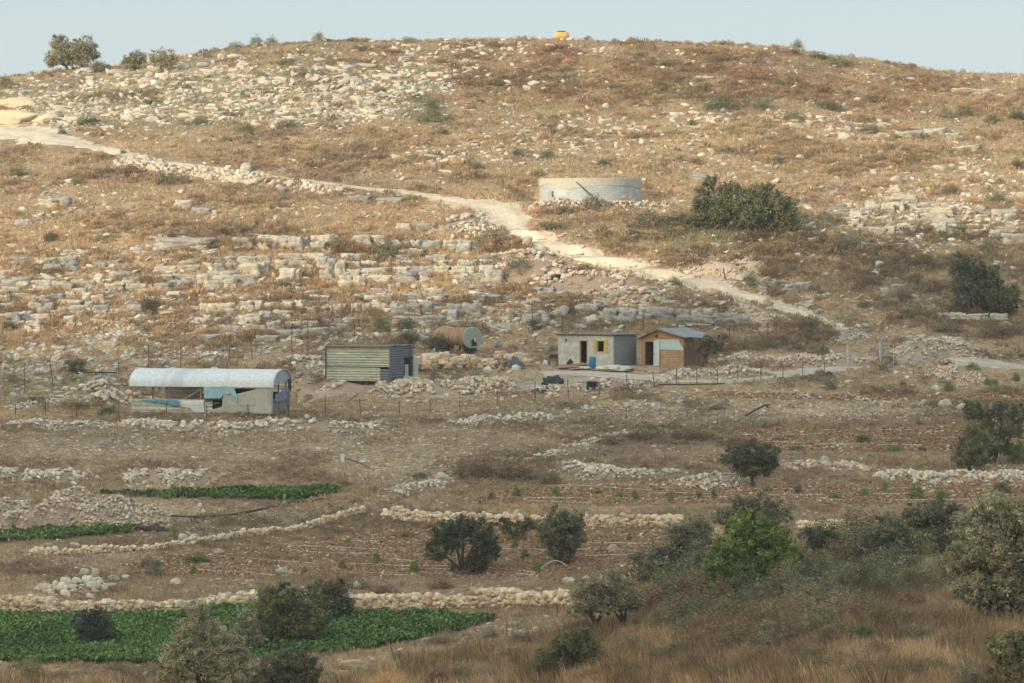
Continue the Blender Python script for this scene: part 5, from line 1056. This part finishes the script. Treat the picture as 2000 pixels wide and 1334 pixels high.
# polytunnel animal shelter
x, y, z, s = frame(256, 804, -15, 3); k = s/math.cos(R(15))
pt = empty('polytunnel', (x, y, z), R(-15), label='long open shelter with white arched cover and patched walls', cat='shelter')
Wd, He, Dp, Ri = 281*k, 53*s, 4.1, 1.08
def LX(px): return (px-256)*k
def LZ(py): return (804-py)*s
bm = bmesh.new(); na, nl = 22, 40; grid = []
for i in range(nl+1):
    u = i/nl; row = []
    for j in range(na+1):
        a = math.pi*j/na; yy_ = Dp/2-(Dp/2+.15)*math.cos(a); zz = He+Ri*math.sin(a)**.85+(.30*(j/na)) - (.12 if j in (0, na) else 0)
        sag = -.03*abs(math.sin(u*math.pi*4))*math.sin(a)
        row.append((-.12+u*(Wd+.28), yy_, zz+sag))
    grid.append(row)
def grid_mesh(bm, grid, thick):
    A = [[bm.verts.new(p) for p in r] for r in grid]; B = [[bm.verts.new((p[0], p[1]+0, p[2]-thick)) for p in r] for r in grid]
    for G in (A, B):
        for i in range(len(G)-1):
            for j in range(len(G[0])-1): bm.faces.new((G[i][j], G[i+1][j], G[i+1][j+1], G[i][j+1]))
    n_, m_ = len(grid), len(grid[0])
    for i in range(n_-1):
        for j in (0, m_-1): bm.faces.new((A[i][j], A[i+1][j], B[i+1][j], B[i][j]))
    for j in range(m_-1):
        for i in (0, n_-1): bm.faces.new((A[i][j], A[i][j+1], B[i][j+1], B[i][j]))
grid_mesh(bm, grid, .02); pyobj('arched_cover', bm, m_tarp, pt, True)
for xx in (-.10, Wd*.25, Wd*.5, Wd*.75, Wd+.13):
    rods('arch_hoop', [[(xx, Dp/2-(Dp/2+.12)*math.cos(math.pi*j/18), He-.05+(Ri)*math.sin(math.pi*j/18)**.85+.3*j/18-.03) for j in range(19)]], .03, m_galv, pt)
bm = bmesh.new(); g = [(Wd+.02, Dp/2-(Dp/2+.05)*math.cos(math.pi*j/16), He-.02+(Ri-.06)*math.sin(math.pi*j/16)**.85+.3*j/16) for j in range(17)]
vv = [bm.verts.new(p) for p in g]; v2 = [bm.verts.new((p[0]-.03, p[1], p[2])) for p in g]; bm.faces.new(vv); bm.faces.new(v2[::-1])
[bm.faces.new((vv[i], v2[i], v2[i+1], vv[i+1])) for i in range(16)]; pyobj('gable_cover', bm, m_simple('pale_blue_cover', (.40,.44,.50), .7, .08), pt)
rods('eave_rail', [[(-.1, .0, He-.02), (Wd+.1, .0, He-.02)], [(-.1, Dp, He+.25), (Wd+.1, Dp, He+.25)]], .035, m_dark, pt)
for (a, c, mm) in ((258, 0, m_owood), (300, 0, m_wood), (366, Dp, m_dark), (395, 0, m_owood), (403, 0, m_wood), (503, 0, m_dark), (536, 0, m_galv)): rods('post', [[(LX(a), c+.06, -.1), (LX(a), c+.06, He+(.2 if c else 0))]], .06, mm, pt)
for (a) in (262, 300, 340, 420, 480, 530): rods('post', [[(LX(a), Dp, -.1), (LX(a), Dp, He+.22)]], .05, m_dark, pt)
for (a, c) in ((Wd, Dp*.36), (Wd, Dp*.97)): rods('post', [[(a, c, -.1), (a, c, He+.2)]], .06, m_rpost, pt)
rods('brace', [[(LX(322), .3, LZ(757)), (LX(360), .3, LZ(785))]], .05, m_wood, pt); rods('brace', [[(LX(398), .1, LZ(757)), (LX(355), .25, LZ(781))]], .035, m_galv, pt); rods('brace', [[(LX(312), .2, LZ(754)), (LX(307), .2, LZ(764))]], .04, m_owood, pt)
rods('rail', [[(LX(395), .04, LZ(766)), (LX(403), .04, LZ(766))], [(LX(262), .8, LZ(772)), (LX(298), .8, LZ(770))], [(LX(403), .05, LZ(779)), (LX(438), .05, LZ(777))], [(LX(410), .05, LZ(788)), (LX(432), .05, LZ(785))]], .05, m_wood, pt)
corrugated('front_panel', LX(403), LZ(779), m_greensheet, pt, (0, -.02, 0), pitch=.3, amp=.02)
corrugated('front_panel', LX(418)-LX(403.5), LZ(783), m_greensheet, pt, (LX(403.5), .0, 0), pitch=.3, amp=.02)
corrugated('back_panel', LX(385)-LX(290), LZ(750), m_greensheet, pt, (LX(290), Dp-.3, .3), pitch=.3, amp=.02)
bxs('back_panel', [((LX(386), Dp-.35, 0), (LX(470), Dp-.3, LZ(760))), ((LX(471), Dp-.35, 0), (Wd-.1, Dp-.3, LZ(766)))], m_dark, pt)
PL = lambda L: [(LX(a), LZ(b_)) for a, b_ in L]
sheet('canvas_wall', PL([(411,806),(417,798),(430,795),(438,792),(440,770),(446,765),(468,767),(485,763),(503,758),(503.5,752),(537,751),(537,806)]), m_canvas, pt, y=-.05, wr=.035, thick=.03, sd=3)
sheet('turquoise_sheet', PL([(402,752),(457,752),(463,757),(468,770),(469,788),(463,774),(455,768),(440,769),(437,776),(403,777)]), m_turq, pt, y=-.14, wr=.04, sd=9)
sheet('blue_sheet', PL([(272,781),(300,779.5),(346,780),(349,780),(355,792),(343,794),(330,789),(300,786)]), m_blue, pt, y=-.11, wr=.04, sd=14)
sheet('white_sheet', PL([(356,782),(402,781),(403,804),(390,806),(380,803),(374,796),(356,793)]), m_white, pt, y=-.10, wr=.04, sd=24)
sheet('canvas_wall', [(0.02,-.1),(0.02,1.0),(1.3,1.15),(2.6,1.3),(Dp,1.25),(Dp,-.1)], m_simple('grey_board', (.25,.25,.22), .9), pt, ax='y', x=Wd+.02, wr=.01)
sheet('hanging_tarpaulin', [(.1,1.0),(.5,1.45),(2.2,1.7),(2.8,2.1),(3.7,1.9),(4.0,.5),(3.6,.45),(3.1,1.0),(2.0,.9),(.8,.75)], m_bluegrey, pt, ax='y', x=Wd+.12, wr=.09, sd=31)
sheet('dark_rag', [(3.3,2.5),(4.1,2.6),(4.2,1.9),(3.8,1.5),(3.4,1.9)], m_dark, pt, ax='y', x=Wd+.16, wr=.06, sd=35)
# round water tank
x, y, z = PADS[4][0], PADS[4][1]+.6, PADS[4][3]; s = (y-5)/F; Rt = 101*s
wt = empty('water_tank', (x, y, z), label='large round galvanised water tank with cream liner over its rim', cat='water tank')
def ring(name, prof, m, par, n=96, fz=None):
    bm = bmesh.new(); R_ = []
    for i in range(n):
        a = 2*math.pi*i/n; R_.append([bm.verts.new((r*math.cos(a), r*math.sin(a), zz+(fz(a, j) if fz else 0))) for j, (r, zz) in enumerate(prof)])
    for i in range(n):
        for j in range(len(prof)): bm.faces.new((R_[i][j], R_[(i+1) % n][j], R_[(i+1) % n][(j+1) % len(prof)], R_[i][(j+1) % len(prof)]))
    return pyobj(name, bm, m, par, False)
Ht = 46*s
pr = [(Rt+(.007 if j % 2 else -.007), Ht*j/26) for j in range(27)]
ring('tank_wall', pr+[(Rt-.08, Ht), (Rt-.08, 0)], m_tankwall, wt)
def scallop(a, j):
    if j != 0: return 0
    d = math.degrees(a) % 360                       # 180..360 is the side that faces the camera
    low = .42*math.exp(-((d-243)/16)**2)-.30*math.exp(-((d-215)/14)**2)+.25*math.exp(-((d-345)/14)**2)+.25*math.exp(-((d-182)/10)**2)
    return -low+.05*math.sin(d*1.9)+.03*math.sin(d*4.3)
ring('liner', [(Rt+.05, Ht-.72), (Rt+.055, Ht-.3), (Rt+.06, Ht+.03), (Rt-.02, Ht+.05), (Rt-.10, Ht+.02), (Rt-.11, Ht-.6), (Rt+.03, Ht-.6)], m_liner, wt, 120, scallop)
ring('footing', [(Rt+.30, -.3), (Rt+.26, .12), (Rt+.10, .14), (Rt-.1, .14), (Rt-.1, -.3)], m_concrete, wt)
bm = bmesh.new(); bmesh.ops.create_cone(bm, cap_ends=True, segments=64, radius1=Rt-.12, radius2=Rt-.12, depth=.02, matrix=Matrix.Translation((0, 0, Ht*.72))); pyobj('water_surface', bm, m_simple('tank_water', (.04,.07,.06), .1), wt)
rods('overflow_hose', [[(-2.1, -4.72, Ht+.08), (-1.2, -5.15, 1.75), (-.55, -5.4, 1.1), (.3, -5.55, .35)]], .05, m_black, wt)
bxs('valve_box', [((-4.35,-3.75,0),(-3.95,-3.35,1.15)),((-4.2,-3.9,0),(-3.75,-3.76,.5))], m_concrete, wt); bxs('valve', [((-3.3,-4.55,.1),(-3.0,-4.3,.35)),((-2.55,-4.9,.12),(-2.3,-4.7,.33))], m_dark, wt)
# rusty tanker body
x, y, z, s = frame(924, 684, 30, 5)
tk = empty('tanker_body', (x-.1, y+.8, z), R(44), label='derelict rusty oval tanker body with faded green end plate', cat='tanker')
def oval(a, r=1.0): return Vector((1.12*r*math.cos(a), 0, .90*r*math.sin(a)))
def barrel(name, y0, y1, rad, m, par, n=36, zc=1.05):
    bm = bmesh.new(); Rg = []
    for yv, r in zip(np.linspace(y0, y1, len(rad)), rad): Rg.append([bm.verts.new(oval(2*math.pi*i/n, r)+Vector((0, yv, zc))) for i in range(n)])
    for q in range(len(Rg)-1):
        for i in range(n): bm.faces.new((Rg[q][i], Rg[q][(i+1) % n], Rg[q+1][(i+1) % n], Rg[q+1][i]))
    bm.faces.new(Rg[0]); bm.faces.new(Rg[-1][::-1]); return pyobj(name, bm, m, par)
barrel('tank_shell', 0, 3.9, [1.0+(.02 if (i % 6) in (0,) else 0)-(0.0 if i < 30 else .02*(i-29)) for i in range(34)], m_rust, tk)
barrel('end_plate', -.10, -.004, [.90, 1.02, 1.04, 1.04], m_oldgreen, tk)
bxs('end_frame', [((-.35,-.16,.15),(-.22,-.105,1.9)),((.28,-.16,.15),(.41,-.105,1.9)),((-.20,-.22,.20),(.26,-.11,.34))], m_oldgreen, tk)
bxs('lower_bracket', [((-.20,-.30,.36),(.27,-.11,.85))], m_dark, tk)
rods('filler_pipe', [[(.05,-.12,1.0),(.05,-.35,.95),(.05,-.38,.7)]], .09, m_galv, tk)
bm = bmesh.new(); bmesh.ops.create_cone(bm, cap_ends=True, segments=20, radius1=.28, radius2=.26, depth=.22, matrix=Matrix.Translation((0, 1.5, 2.03))); pyobj('hatch', bm, m_rust, tk)
rods('walkway_rail', [[(-.2,.2,1.98),(-.2,2.6,1.98)],[(.2,.1,1.99),(.2,2.6,1.99)]], .04, m_rpost, tk)
bxs('support_leg', [((-.8,.3,-.3),(-.55,.5,.55))], m_rpost, tk); bxs('support_leg', [((.55,.3,-.3),(.8,.5,.55))], m_rpost, tk); bxs('chassis', [((-.45,-.05,-.3),(.45,3.1,.16))], m_dark, tk)
sheet('side_flap', [(1.05,1.5),(1.35,.45),(1.2,.40),(.95,.6)], m_oldgreen, tk, y=-.02, wr=.02)
# orange tank on the crest
x, y, z = [float(q) for q in at(1097, 73)]; s = y/F
ot = empty('orange_tank', (x, y, z-.1), R(0), label='yellow orange tank lying on the crest against the sky', cat='tank')
bm = bmesh.new(); Rg = []
L_, r_ = 29*s, 8*s
for t in np.linspace(-1, 1, 17):
    r = r_*(1-abs(t)**4*.55)*(1.04 if abs(abs(t)-.45) < .07 else 1); Rg.append([bm.verts.new((t*L_/2, r*math.cos(2*math.pi*i/20), r_+r*math.sin(2*math.pi*i/20))) for i in range(20)])
for q in range(16):
    for i in range(20): bm.faces.new((Rg[q][i], Rg[q][(i+1) % 20], Rg[q+1][(i+1) % 20], Rg[q+1][i]))
bm.faces.new(Rg[0]); bm.faces.new(Rg[-1][::-1]); pyobj('tank_shell', bm, m_simple('orange_paint', (.72,.42,.10), .5, .15, 2), ot, True)
bxs('tank_lid', [((-.42,-.3,2*r_-.02),(.5,.3,2*r_+.08)),((-.62,-.2,2*r_-.04),(-.42,.2,2*r_+.02))], m_rpost, ot)
[bxs('cradle', [((q*L_*.3-.12,-.3,-.4),(q*L_*.3+.12,.3,.3))], m_dark, ot) for q in (-1, 1)]

# things standing in the yard
def spot(px, py): 
    x, y, z = [float(q) for q in at(px, py)]; return x, y, z, y/F
x, y, z, s = spot(1157, 719)
b = empty('blue_barrel', (x, y-.2, z), label='blue plastic barrel in front of the concrete hut', cat='barrel')
bm = bmesh.new(); Rg = []
for t, r in ((0,.25),(.03,.28),(.28,.29),(.30,.30),(.33,.29),(.58,.29),(.60,.30),(.63,.29),(.86,.28),(.90,.24)):
    Rg.append([bm.verts.new((r*math.cos(2*math.pi*i/24), r*math.sin(2*math.pi*i/24), t)) for i in range(24)])
for q in range(len(Rg)-1):
    for i in range(24): bm.faces.new((Rg[q][i], Rg[q][(i+1) % 24], Rg[q+1][(i+1) % 24], Rg[q+1][i]))
bm.faces.new(Rg[0][::-1]); bm.faces.new(Rg[-1]); o = pyobj('barrel_body', bm, m_barrel, b, True)
bm = bmesh.new(); bmesh.ops.create_cone(bm, cap_ends=True, segments=12, radius1=.05, radius2=.05, depth=.05, matrix=Matrix.Translation((-.12, 0, .93))); pyobj('bung_cap', bm, m_barrel, b)
rods('lid_rim', [[(.245*math.cos(a), .245*math.sin(a), .905) for a in np.linspace(0, 6.283, 25)]], .014, m_barrel, b)
x, y, z, s = spot(1154, 708)
pl = rods('leaning_pole', [[(x+.05, y, z), (x-.05, y-.1, z+1.2), (x-.2, y-.1, z+2.5)], [(x-.38, y-.12, z+1.75), (x+.02, y-.1, z+1.6)]], .03, m_wood); tag(pl, 'thin crooked pole leaning on the concrete hut above the blue barrel', 'pole')
def heap(name, label, cat, px, py, wpx, hpx, m, seed, yd=.6, rough=.25):
    x, y, z, s = spot(px, py); v, f = ico(4); v = v.copy(); v[:, 2] = np.maximum(v[:, 2], -.2)
    v *= (1+rough*noise3(v[:, 0]*3+seed, v[:, 1]*3, v[:, 2]*3)+rough*.6*noise3(v[:, 0]*8+seed, v[:, 1]*8, v[:, 2]*8))[:, None]
    v = v*np.array([wpx*s/2, wpx*s/2*yd, hpx*s]); o = npmesh(name, v, f, np.ones((len(v), 3))*.5, m); o.location = (x, y, z-.02); return tag(o, label, cat)
m_sand = m_simple('white_sand', (.62, .58, .47), .95, .08, 3)
heap('sand_heap', 'low heap of white sand spilling before the concrete hut', 'sand heap', 1197, 722, 74, 9, m_sand, 3, 1.0, .3)
heap('sand_heap', 'thin patch of white sand left of the blue barrel', 'sand heap', 1143, 719, 34, 4, m_sand, 8, .9, .3)
heap('rubbish_heap', 'black netting heap beside the yard track', 'rubbish', 1080, 755, 44, 20, m_patchy('black_netting', (.045,.05,.055), [((.13,.14,.14), .6, (2,2,2))], .8), 5, .5, .35)
heap('rubbish_heap', 'dark blue rag on the bank below the black heap', 'rubbish', 1048, 768, 20, 9, m_simple('navy_cloth', (.04,.08,.16), .9), 9, .5, .3)
heap('rubbish_heap', 'brown rag pile right of the dark blue rag', 'rubbish', 1062, 770, 18, 9, m_simple('brown_cloth', (.10,.07,.06), .9), 11, .5, .3)
heap('rubbish_heap', 'dark grey sacking against the flat block retaining wall', 'rubbish', 1006, 720, 34, 20, m_simple('grey_sacking', (.13,.13,.14), .9), 14, .5, .3)
heap('rubbish_heap', 'white sack in front of the grey sacking', 'rubbish', 1008, 722, 18, 10, m_white, 21, .5, .25)
heap('rubbish_heap', 'orange pink cloth lying by the white sack', 'rubbish', 988, 723, 20, 6, m_simple('orange_cloth', (.50,.22,.13), .9), 23, .5, .25)
heap('rubbish_heap', 'pale lilac plastic lump left of the orange cloth', 'rubbish', 977, 721, 9, 7, m_simple('lilac_plastic', (.52,.48,.55), .6), 25, .6, .25)
heap('rubbish_heap', 'flat white sheet on the ground right of the block wall start', 'rubbish', 952, 722, 18, 6, m_white, 27, .5, .2)
heap('rubbish_heap', 'white carrier bag left of the brown table', 'rubbish', 1065, 712, 10, 9, m_simple('white_plastic', (.65,.66,.72), .5), 29, .6, .25)
heap('rubbish_heap', 'dark bundle propped against the concrete hut wall', 'rubbish', 1113, 714, 13, 11, m_dark, 31, .5, .3)
heap('rubbish_heap', 'dark scrap heap behind the block wall near the tanker', 'rubbish', 1000, 702, 40, 10, m_simple('scrap', (.09,.09,.10), .8, .5, 4), 33, .5, .3)
heap('rubbish_heap', 'rust red scrap sheet left of the dark scrap heap', 'rubbish', 1003, 712, 0.5, 0.5, m_pink, 34) if False else None
heap('rubbish_heap', 'pale blue plastic sheet on the small orange stone heap', 'rubbish', 1873, 731, 18, 10, m_simple('pale_blue_plastic', (.42,.47,.55), .6), 37, .6, .25)
heap('rubbish_heap', 'black plastic scrap on the track edge left of the gate', 'rubbish', 1618, 733, 18, 7, m_dark, 39, .5, .3)
heap('rubbish_heap', 'flattened grey plastic among stones right of the metal box', 'rubbish', 1203, 760, 24, 7, m_bluegrey, 41, .5, .3)
heap('rubbish_heap', 'white litter scattered beside the white marker post', 'rubbish', 712, 903, 22, 5, m_white, 43, .5, .3)
heap('rubbish_heap', 'white fallen sheet on the grass at far left of the shelter', 'rubbish', 117, 776, 20, 5, m_white, 45, .5, .2)
heap('rubbish_heap', 'white cloth at the foot of the tanker end', 'rubbish', 918, 674, 0.4, 0.4, m_white, 47) if False else None
heap('rubbish_heap', 'round white plastic lump on the brown slope, upper of two', 'rubbish', 391, 989, 9, 8, m_white, 49, .6, .15)
heap('rubbish_heap', 'round white plastic lump on the brown slope, lower of two', 'rubbish', 397, 1003, 9, 9, m_white, 51, .6, .15)
heap('rubbish_heap', 'black charred brushwood at the right end of the lower crop strip', 'rubbish', 295, 1036, 60, 10, m_simple('charred_brush', (.10,.065,.05), .95, .5, 5), 53, .5, .45)
# small white post with cap, marker posts, brown table, boards, metal cabinet
x, y, z, s = spot(669, 903); o = bxs('marker_post', [((x-.12,y,z-.1),(x+.12,y+.2,z+.55)),((x-.10,y+.02,z+.551),(x+.10,y+.18,z+.6))], m_white); tag(o, 'short white marker post on the stony slope', 'post')
x, y, z, s = spot(167, 769); o = bxs('stand', [((x-.06,y,z-.1),(x+.06,y+.1,z+.3)),((x-.24,y-.1,z+.301),(x+.24,y+.2,z+.42)),((x-.12,y-.05,z+.421),(x+.1,y+.15,z+.6))], m_white); tag(o, 'small white capped stand on the stones left of the shelter', 'stand')
x, y, z, s = spot(1345, 712); o = bxs('marker_post', [((x-.09,y,z-.1),(x+.09,y+.15,z+.30)),((x-.06,y+.02,z+.301),(x+.06,y+.12,z+.48))], m_concrete); tag(o, 'stubby white concrete post at the corner of the timber hut', 'post')
x, y, z, s = spot(1080, 714)
tb = empty('table', (x, y, z), R(-20), label='brown table with a black bin on it at the left of the concrete hut', cat='table')
bxs('tabletop', [((-.42,-.2,.52),(.42,.25,.58)),((-.40,-.18,.35),(.2,.2,.519))], m_wood, tb)
for q in ((-.36,-.15),(.36,-.15),(-.36,.2),(.36,.2)): bxs('leg', [((q[0]-.04,q[1]-.04,-.05),(q[0]+.04,q[1]+.04,.52))], m_wood, tb)
bn = bxs('black_bin', [((x-.28,y-.15,z+.60),(x+.42,y+.3,z+.92))], m_dark); tag(bn, 'black plastic bin standing on the brown table', 'bin')
for i, (a, b_, w, mm, lb) in enumerate(((1108, 719, 40, m_pink, 'flat pinkish board lying on the ground by the hut door'), (1125, 716, 46, m_wood, 'brown board lying behind the pinkish board'), (1122, 722, 26, m_pink, 'shorter pinkish board overlapping the white sand'))):
    x, y, z, s = spot(a, b_); o = bxs('board', [((-w*s/2,-.5,0),(w*s/2,.5,.05)),((-w*s/2+.1,-.55,.052),(w*s/2-.3,-.2,.09))], mm); o.location = (x, y, z+.10); o.rotation_euler = (R(8), R(-4), R(10+6*i)); tag(o, lb, 'board')
x, y, z, s = spot(1156, 768)
cb = empty('metal_cabinet', (x, y, z), R(-8), label='open dark metal cabinet lying in the rough ground below the track', cat='cabinet')
bxs('cabinet_body', [((-.42,0,0),(-.37,.5,.95)),((.42,0,0),(.47,.5,.95)),((-.37,0,.90),(.42,.5,.95)),((-.37,0,0),(.42,.5,.05)),((-.37,.45,.05),(.42,.5,.90))], m_simple('dark_cabinet_metal', (.09,.10,.10), .7), cb)
bxs('cabinet_door', [((-.78,-.10,-.05),(-.47,-.05,1.02)),((-.47,-.11,-.05),(-.43,.0,1.0))], m_oldgreen, cb)
bxs('side_panel', [((.475,-.01,-.2),(.60,.45,.9))], m_oldgreen, cb)
# dead branch and bent pipe
x, y, z, s = spot(1455, 815); o = rods('dead_branch', [[(x, y, z+.1), (x+20*s, y, z+14*s), (x+40*s, y+.2, z+24*s), (x+50*s, y+.2, z+24*s)], [(x+40*s, y+.2, z+24*s), (x+47*s, y+.2, z+17*s)]], .07, m_simple('dead_wood', (.06,.05,.045), .9)); tag(o, 'dark bent branch leaning over stones below the front fence', 'branch')
x, y, z, s = spot(1085, 1112); o = rods('bent_pipe', [[(x-30*s+60*s*t, y, z+17*s*math.sin(math.pi*t)) for t in np.linspace(0, 1, 13)]], .03, m_hose); tag(o, 'white pipe bent into a low arch under the wide olive', 'pipe')
x, y, z, s = spot(1232, 73); o = rods('survey_pole', [[(x, y, z-.2), (x, y, z+14*s)]], .04, m_rpost); tag(o, 'thin dark pole on the crest right of the orange tank', 'pole')

# ---------------------------------------------------------------- fences and gate
def fence(posts, label, wires=(.35, .9), rad=.035, m=m_rpost, sagv=.04, wr=.010):
    P = []
    for (a, b_, h, lean) in posts:
        x, y, z, s = spot(a, b_); P.append((Vector((x, y, z-.1)), Vector((x+lean*s, y, z+h*s))))
    root = empty('wire_fence', P[0][0], label=label, cat='fence')
    o0 = P[0][0]
    for a, b_ in P: rods('fence_post', [[a-o0, b_-o0]], rad, m, root, 5)
    for w in wires:
        L = []
        for i in range(len(P)-1):
            p = P[i][0].lerp(P[i][1], w); q = P[i+1][0].lerp(P[i+1][1], w); L.append([p-o0, (p+q)/2-o0-Vector((0, 0, sagv)), q-o0])
        rods('wire', L, wr, m, root, 3)
fence([(49,767,52,-2),(105,758,54,-8),(232,731,50,-2),(290,731,58,0),(353,716,44,0),(447,702,48,3),(493,702,56,-6),(570,690,54,0),(601,686,60,0),(692,664,32,0),(760,664,30,0)], 'rusty post and wire fence running behind the polytunnel and shed', (.3,.6,.9))
fence([(1040,652,50,0),(1098,652,36,0),(1256,650,40,0),(1425,668,34,0),(1500,668,42,0),(1606,700,30,2)], 'thin wire fence behind the concrete and timber huts', (.5,.9))
fence([(30,812,24,0),(89,812,28,0),(150,816,24,0),(232,816,30,0),(325,814,28,0),(404,816,26,0),(485,812,22,-1),(563,816,34,0),(635,813,32,0),(705,812,34,-3),(780,812,28,0),(840,808,22,0),(898,804,30,0),(971,792,38,0),(1045,786,42,0),(1110,778,36,-1),(1170,774,30,0),(1226,764,34,-3),(1279,760,34,-4),(1321,753,32,0),(1361,751,32,0),(1401,751,32,0),(1441,748,34,0),(1486,743,30,0),(1529,740,28,0),(1568,735,30,0),(1610,728,28,0)], 'long rusty wire fence crossing in front of the shelter, shed and huts', (.4,.9))
fence([(340,1262+30,30,0),(772,1292,34,-10),(990,1246,36,0),(1087,1206,26,2),(770,1300,30,0)][1:4], 'three leaning iron stakes on the grass slope right of the large crop', (), .03)
fence([(1418,548,24,-5),(1417,520,16,-4)], 'two short dark stakes beside the tan earth mound', (), .06)
x, y, z, s = spot(1656, 716); x2, y2, z2, s2 = spot(1719, 713)
gt = empty('farm_gate', (x, y, z), label='pale tubular farm gate, one leaf folded open beside its tall posts', cat='gate')
dxx = (1719-1656)*s
rods('gate_post', [[(0,0,-.2),(0,0,42*s)]], .075, m_galv, gt, 8); rods('gate_post', [[(dxx,0,-.2),(dxx,0,50*s)]], .085, m_galv, gt, 8)
rods('gate_frame', [[(dxx+.1,-.02,.02),(dxx+53*s,-.3,.02),(dxx+53*s,-.3,44*s),(dxx+.1,-.02,44*s),(dxx+.1,-.02,.02)],[(dxx+26*s,-.15,.02),(dxx+26*s,-.15,44*s)],[(dxx+.1,-.02,22*s),(dxx+53*s,-.3,22*s)]], .03, m_galv, gt)
rods('gate_frame', [[(.08,-.02,.02),(dxx-.1,-.02,.02)],[(.08,-.02,36*s),(dxx-.1,-.02,38*s)],[(dxx*.6,-.02,.02),(dxx*.6,-.02,37*s)]], .025, m_galv, gt)
rods('gate_brace', [[(0,.05,34*s),(-.9,.35,0)]], .03, m_galv, gt)
def stack(px, py, w, h, m, lab, name, cat, n=1, r=0):
    x, y, z, s = spot(px, py); v, f = rock_shape(3, px, 6, .12); o = npmesh(name, v, f, None, m); o.scale = (w*s/2, w*s/2.4, h*s*.6); o.location = (x, y, z+h*s*.35); return tag(o, lab, cat)
stack(1712, 712, 12, 14, m_bluegrey, 'blue grey plastic drum lying beside the right gate post', 'plastic_drum', 'drum')
stack(971, 679, 14, 14, m_bluegrey, 'crushed blue grey drum at the right foot of the tanker', 'plastic_drum', 'drum')
stack(1148, 1002, 10, 4, M_CREAM, 'single white flat stone above the long pale wall', 'boulder', 'boulder')


# ---------------------------------------------------------------- summer haze in the air of the valley
bm = bmesh.new(); box(bm, (-1440, -1440, -60), (1440, 1540, 290))
me = bpy.data.meshes.new('haze'); bm.to_mesh(me); bm.free(); ho = bpy.data.objects.new('haze', me); COL.objects.link(ho)
hm = bpy.data.materials.new('thin_haze'); hm.use_nodes = True; ht = hm.node_tree; ht.nodes.remove(ht.nodes['Principled BSDF'])
pv = ht.nodes.new('ShaderNodeVolumePrincipled'); pv.inputs['Color'].default_value = (.92, .93, .95, 1); pv.inputs['Density'].default_value = 0.00022; pv.inputs['Anisotropy'].default_value = 0.2
ht.links.new(pv.outputs[0], ht.nodes['Material Output'].inputs['Volume']); me.materials.append(hm)
tag(ho, 'thin pale summer haze filling the valley air', 'haze', kind='stuff')
S.cycles.volume_bounces = 0
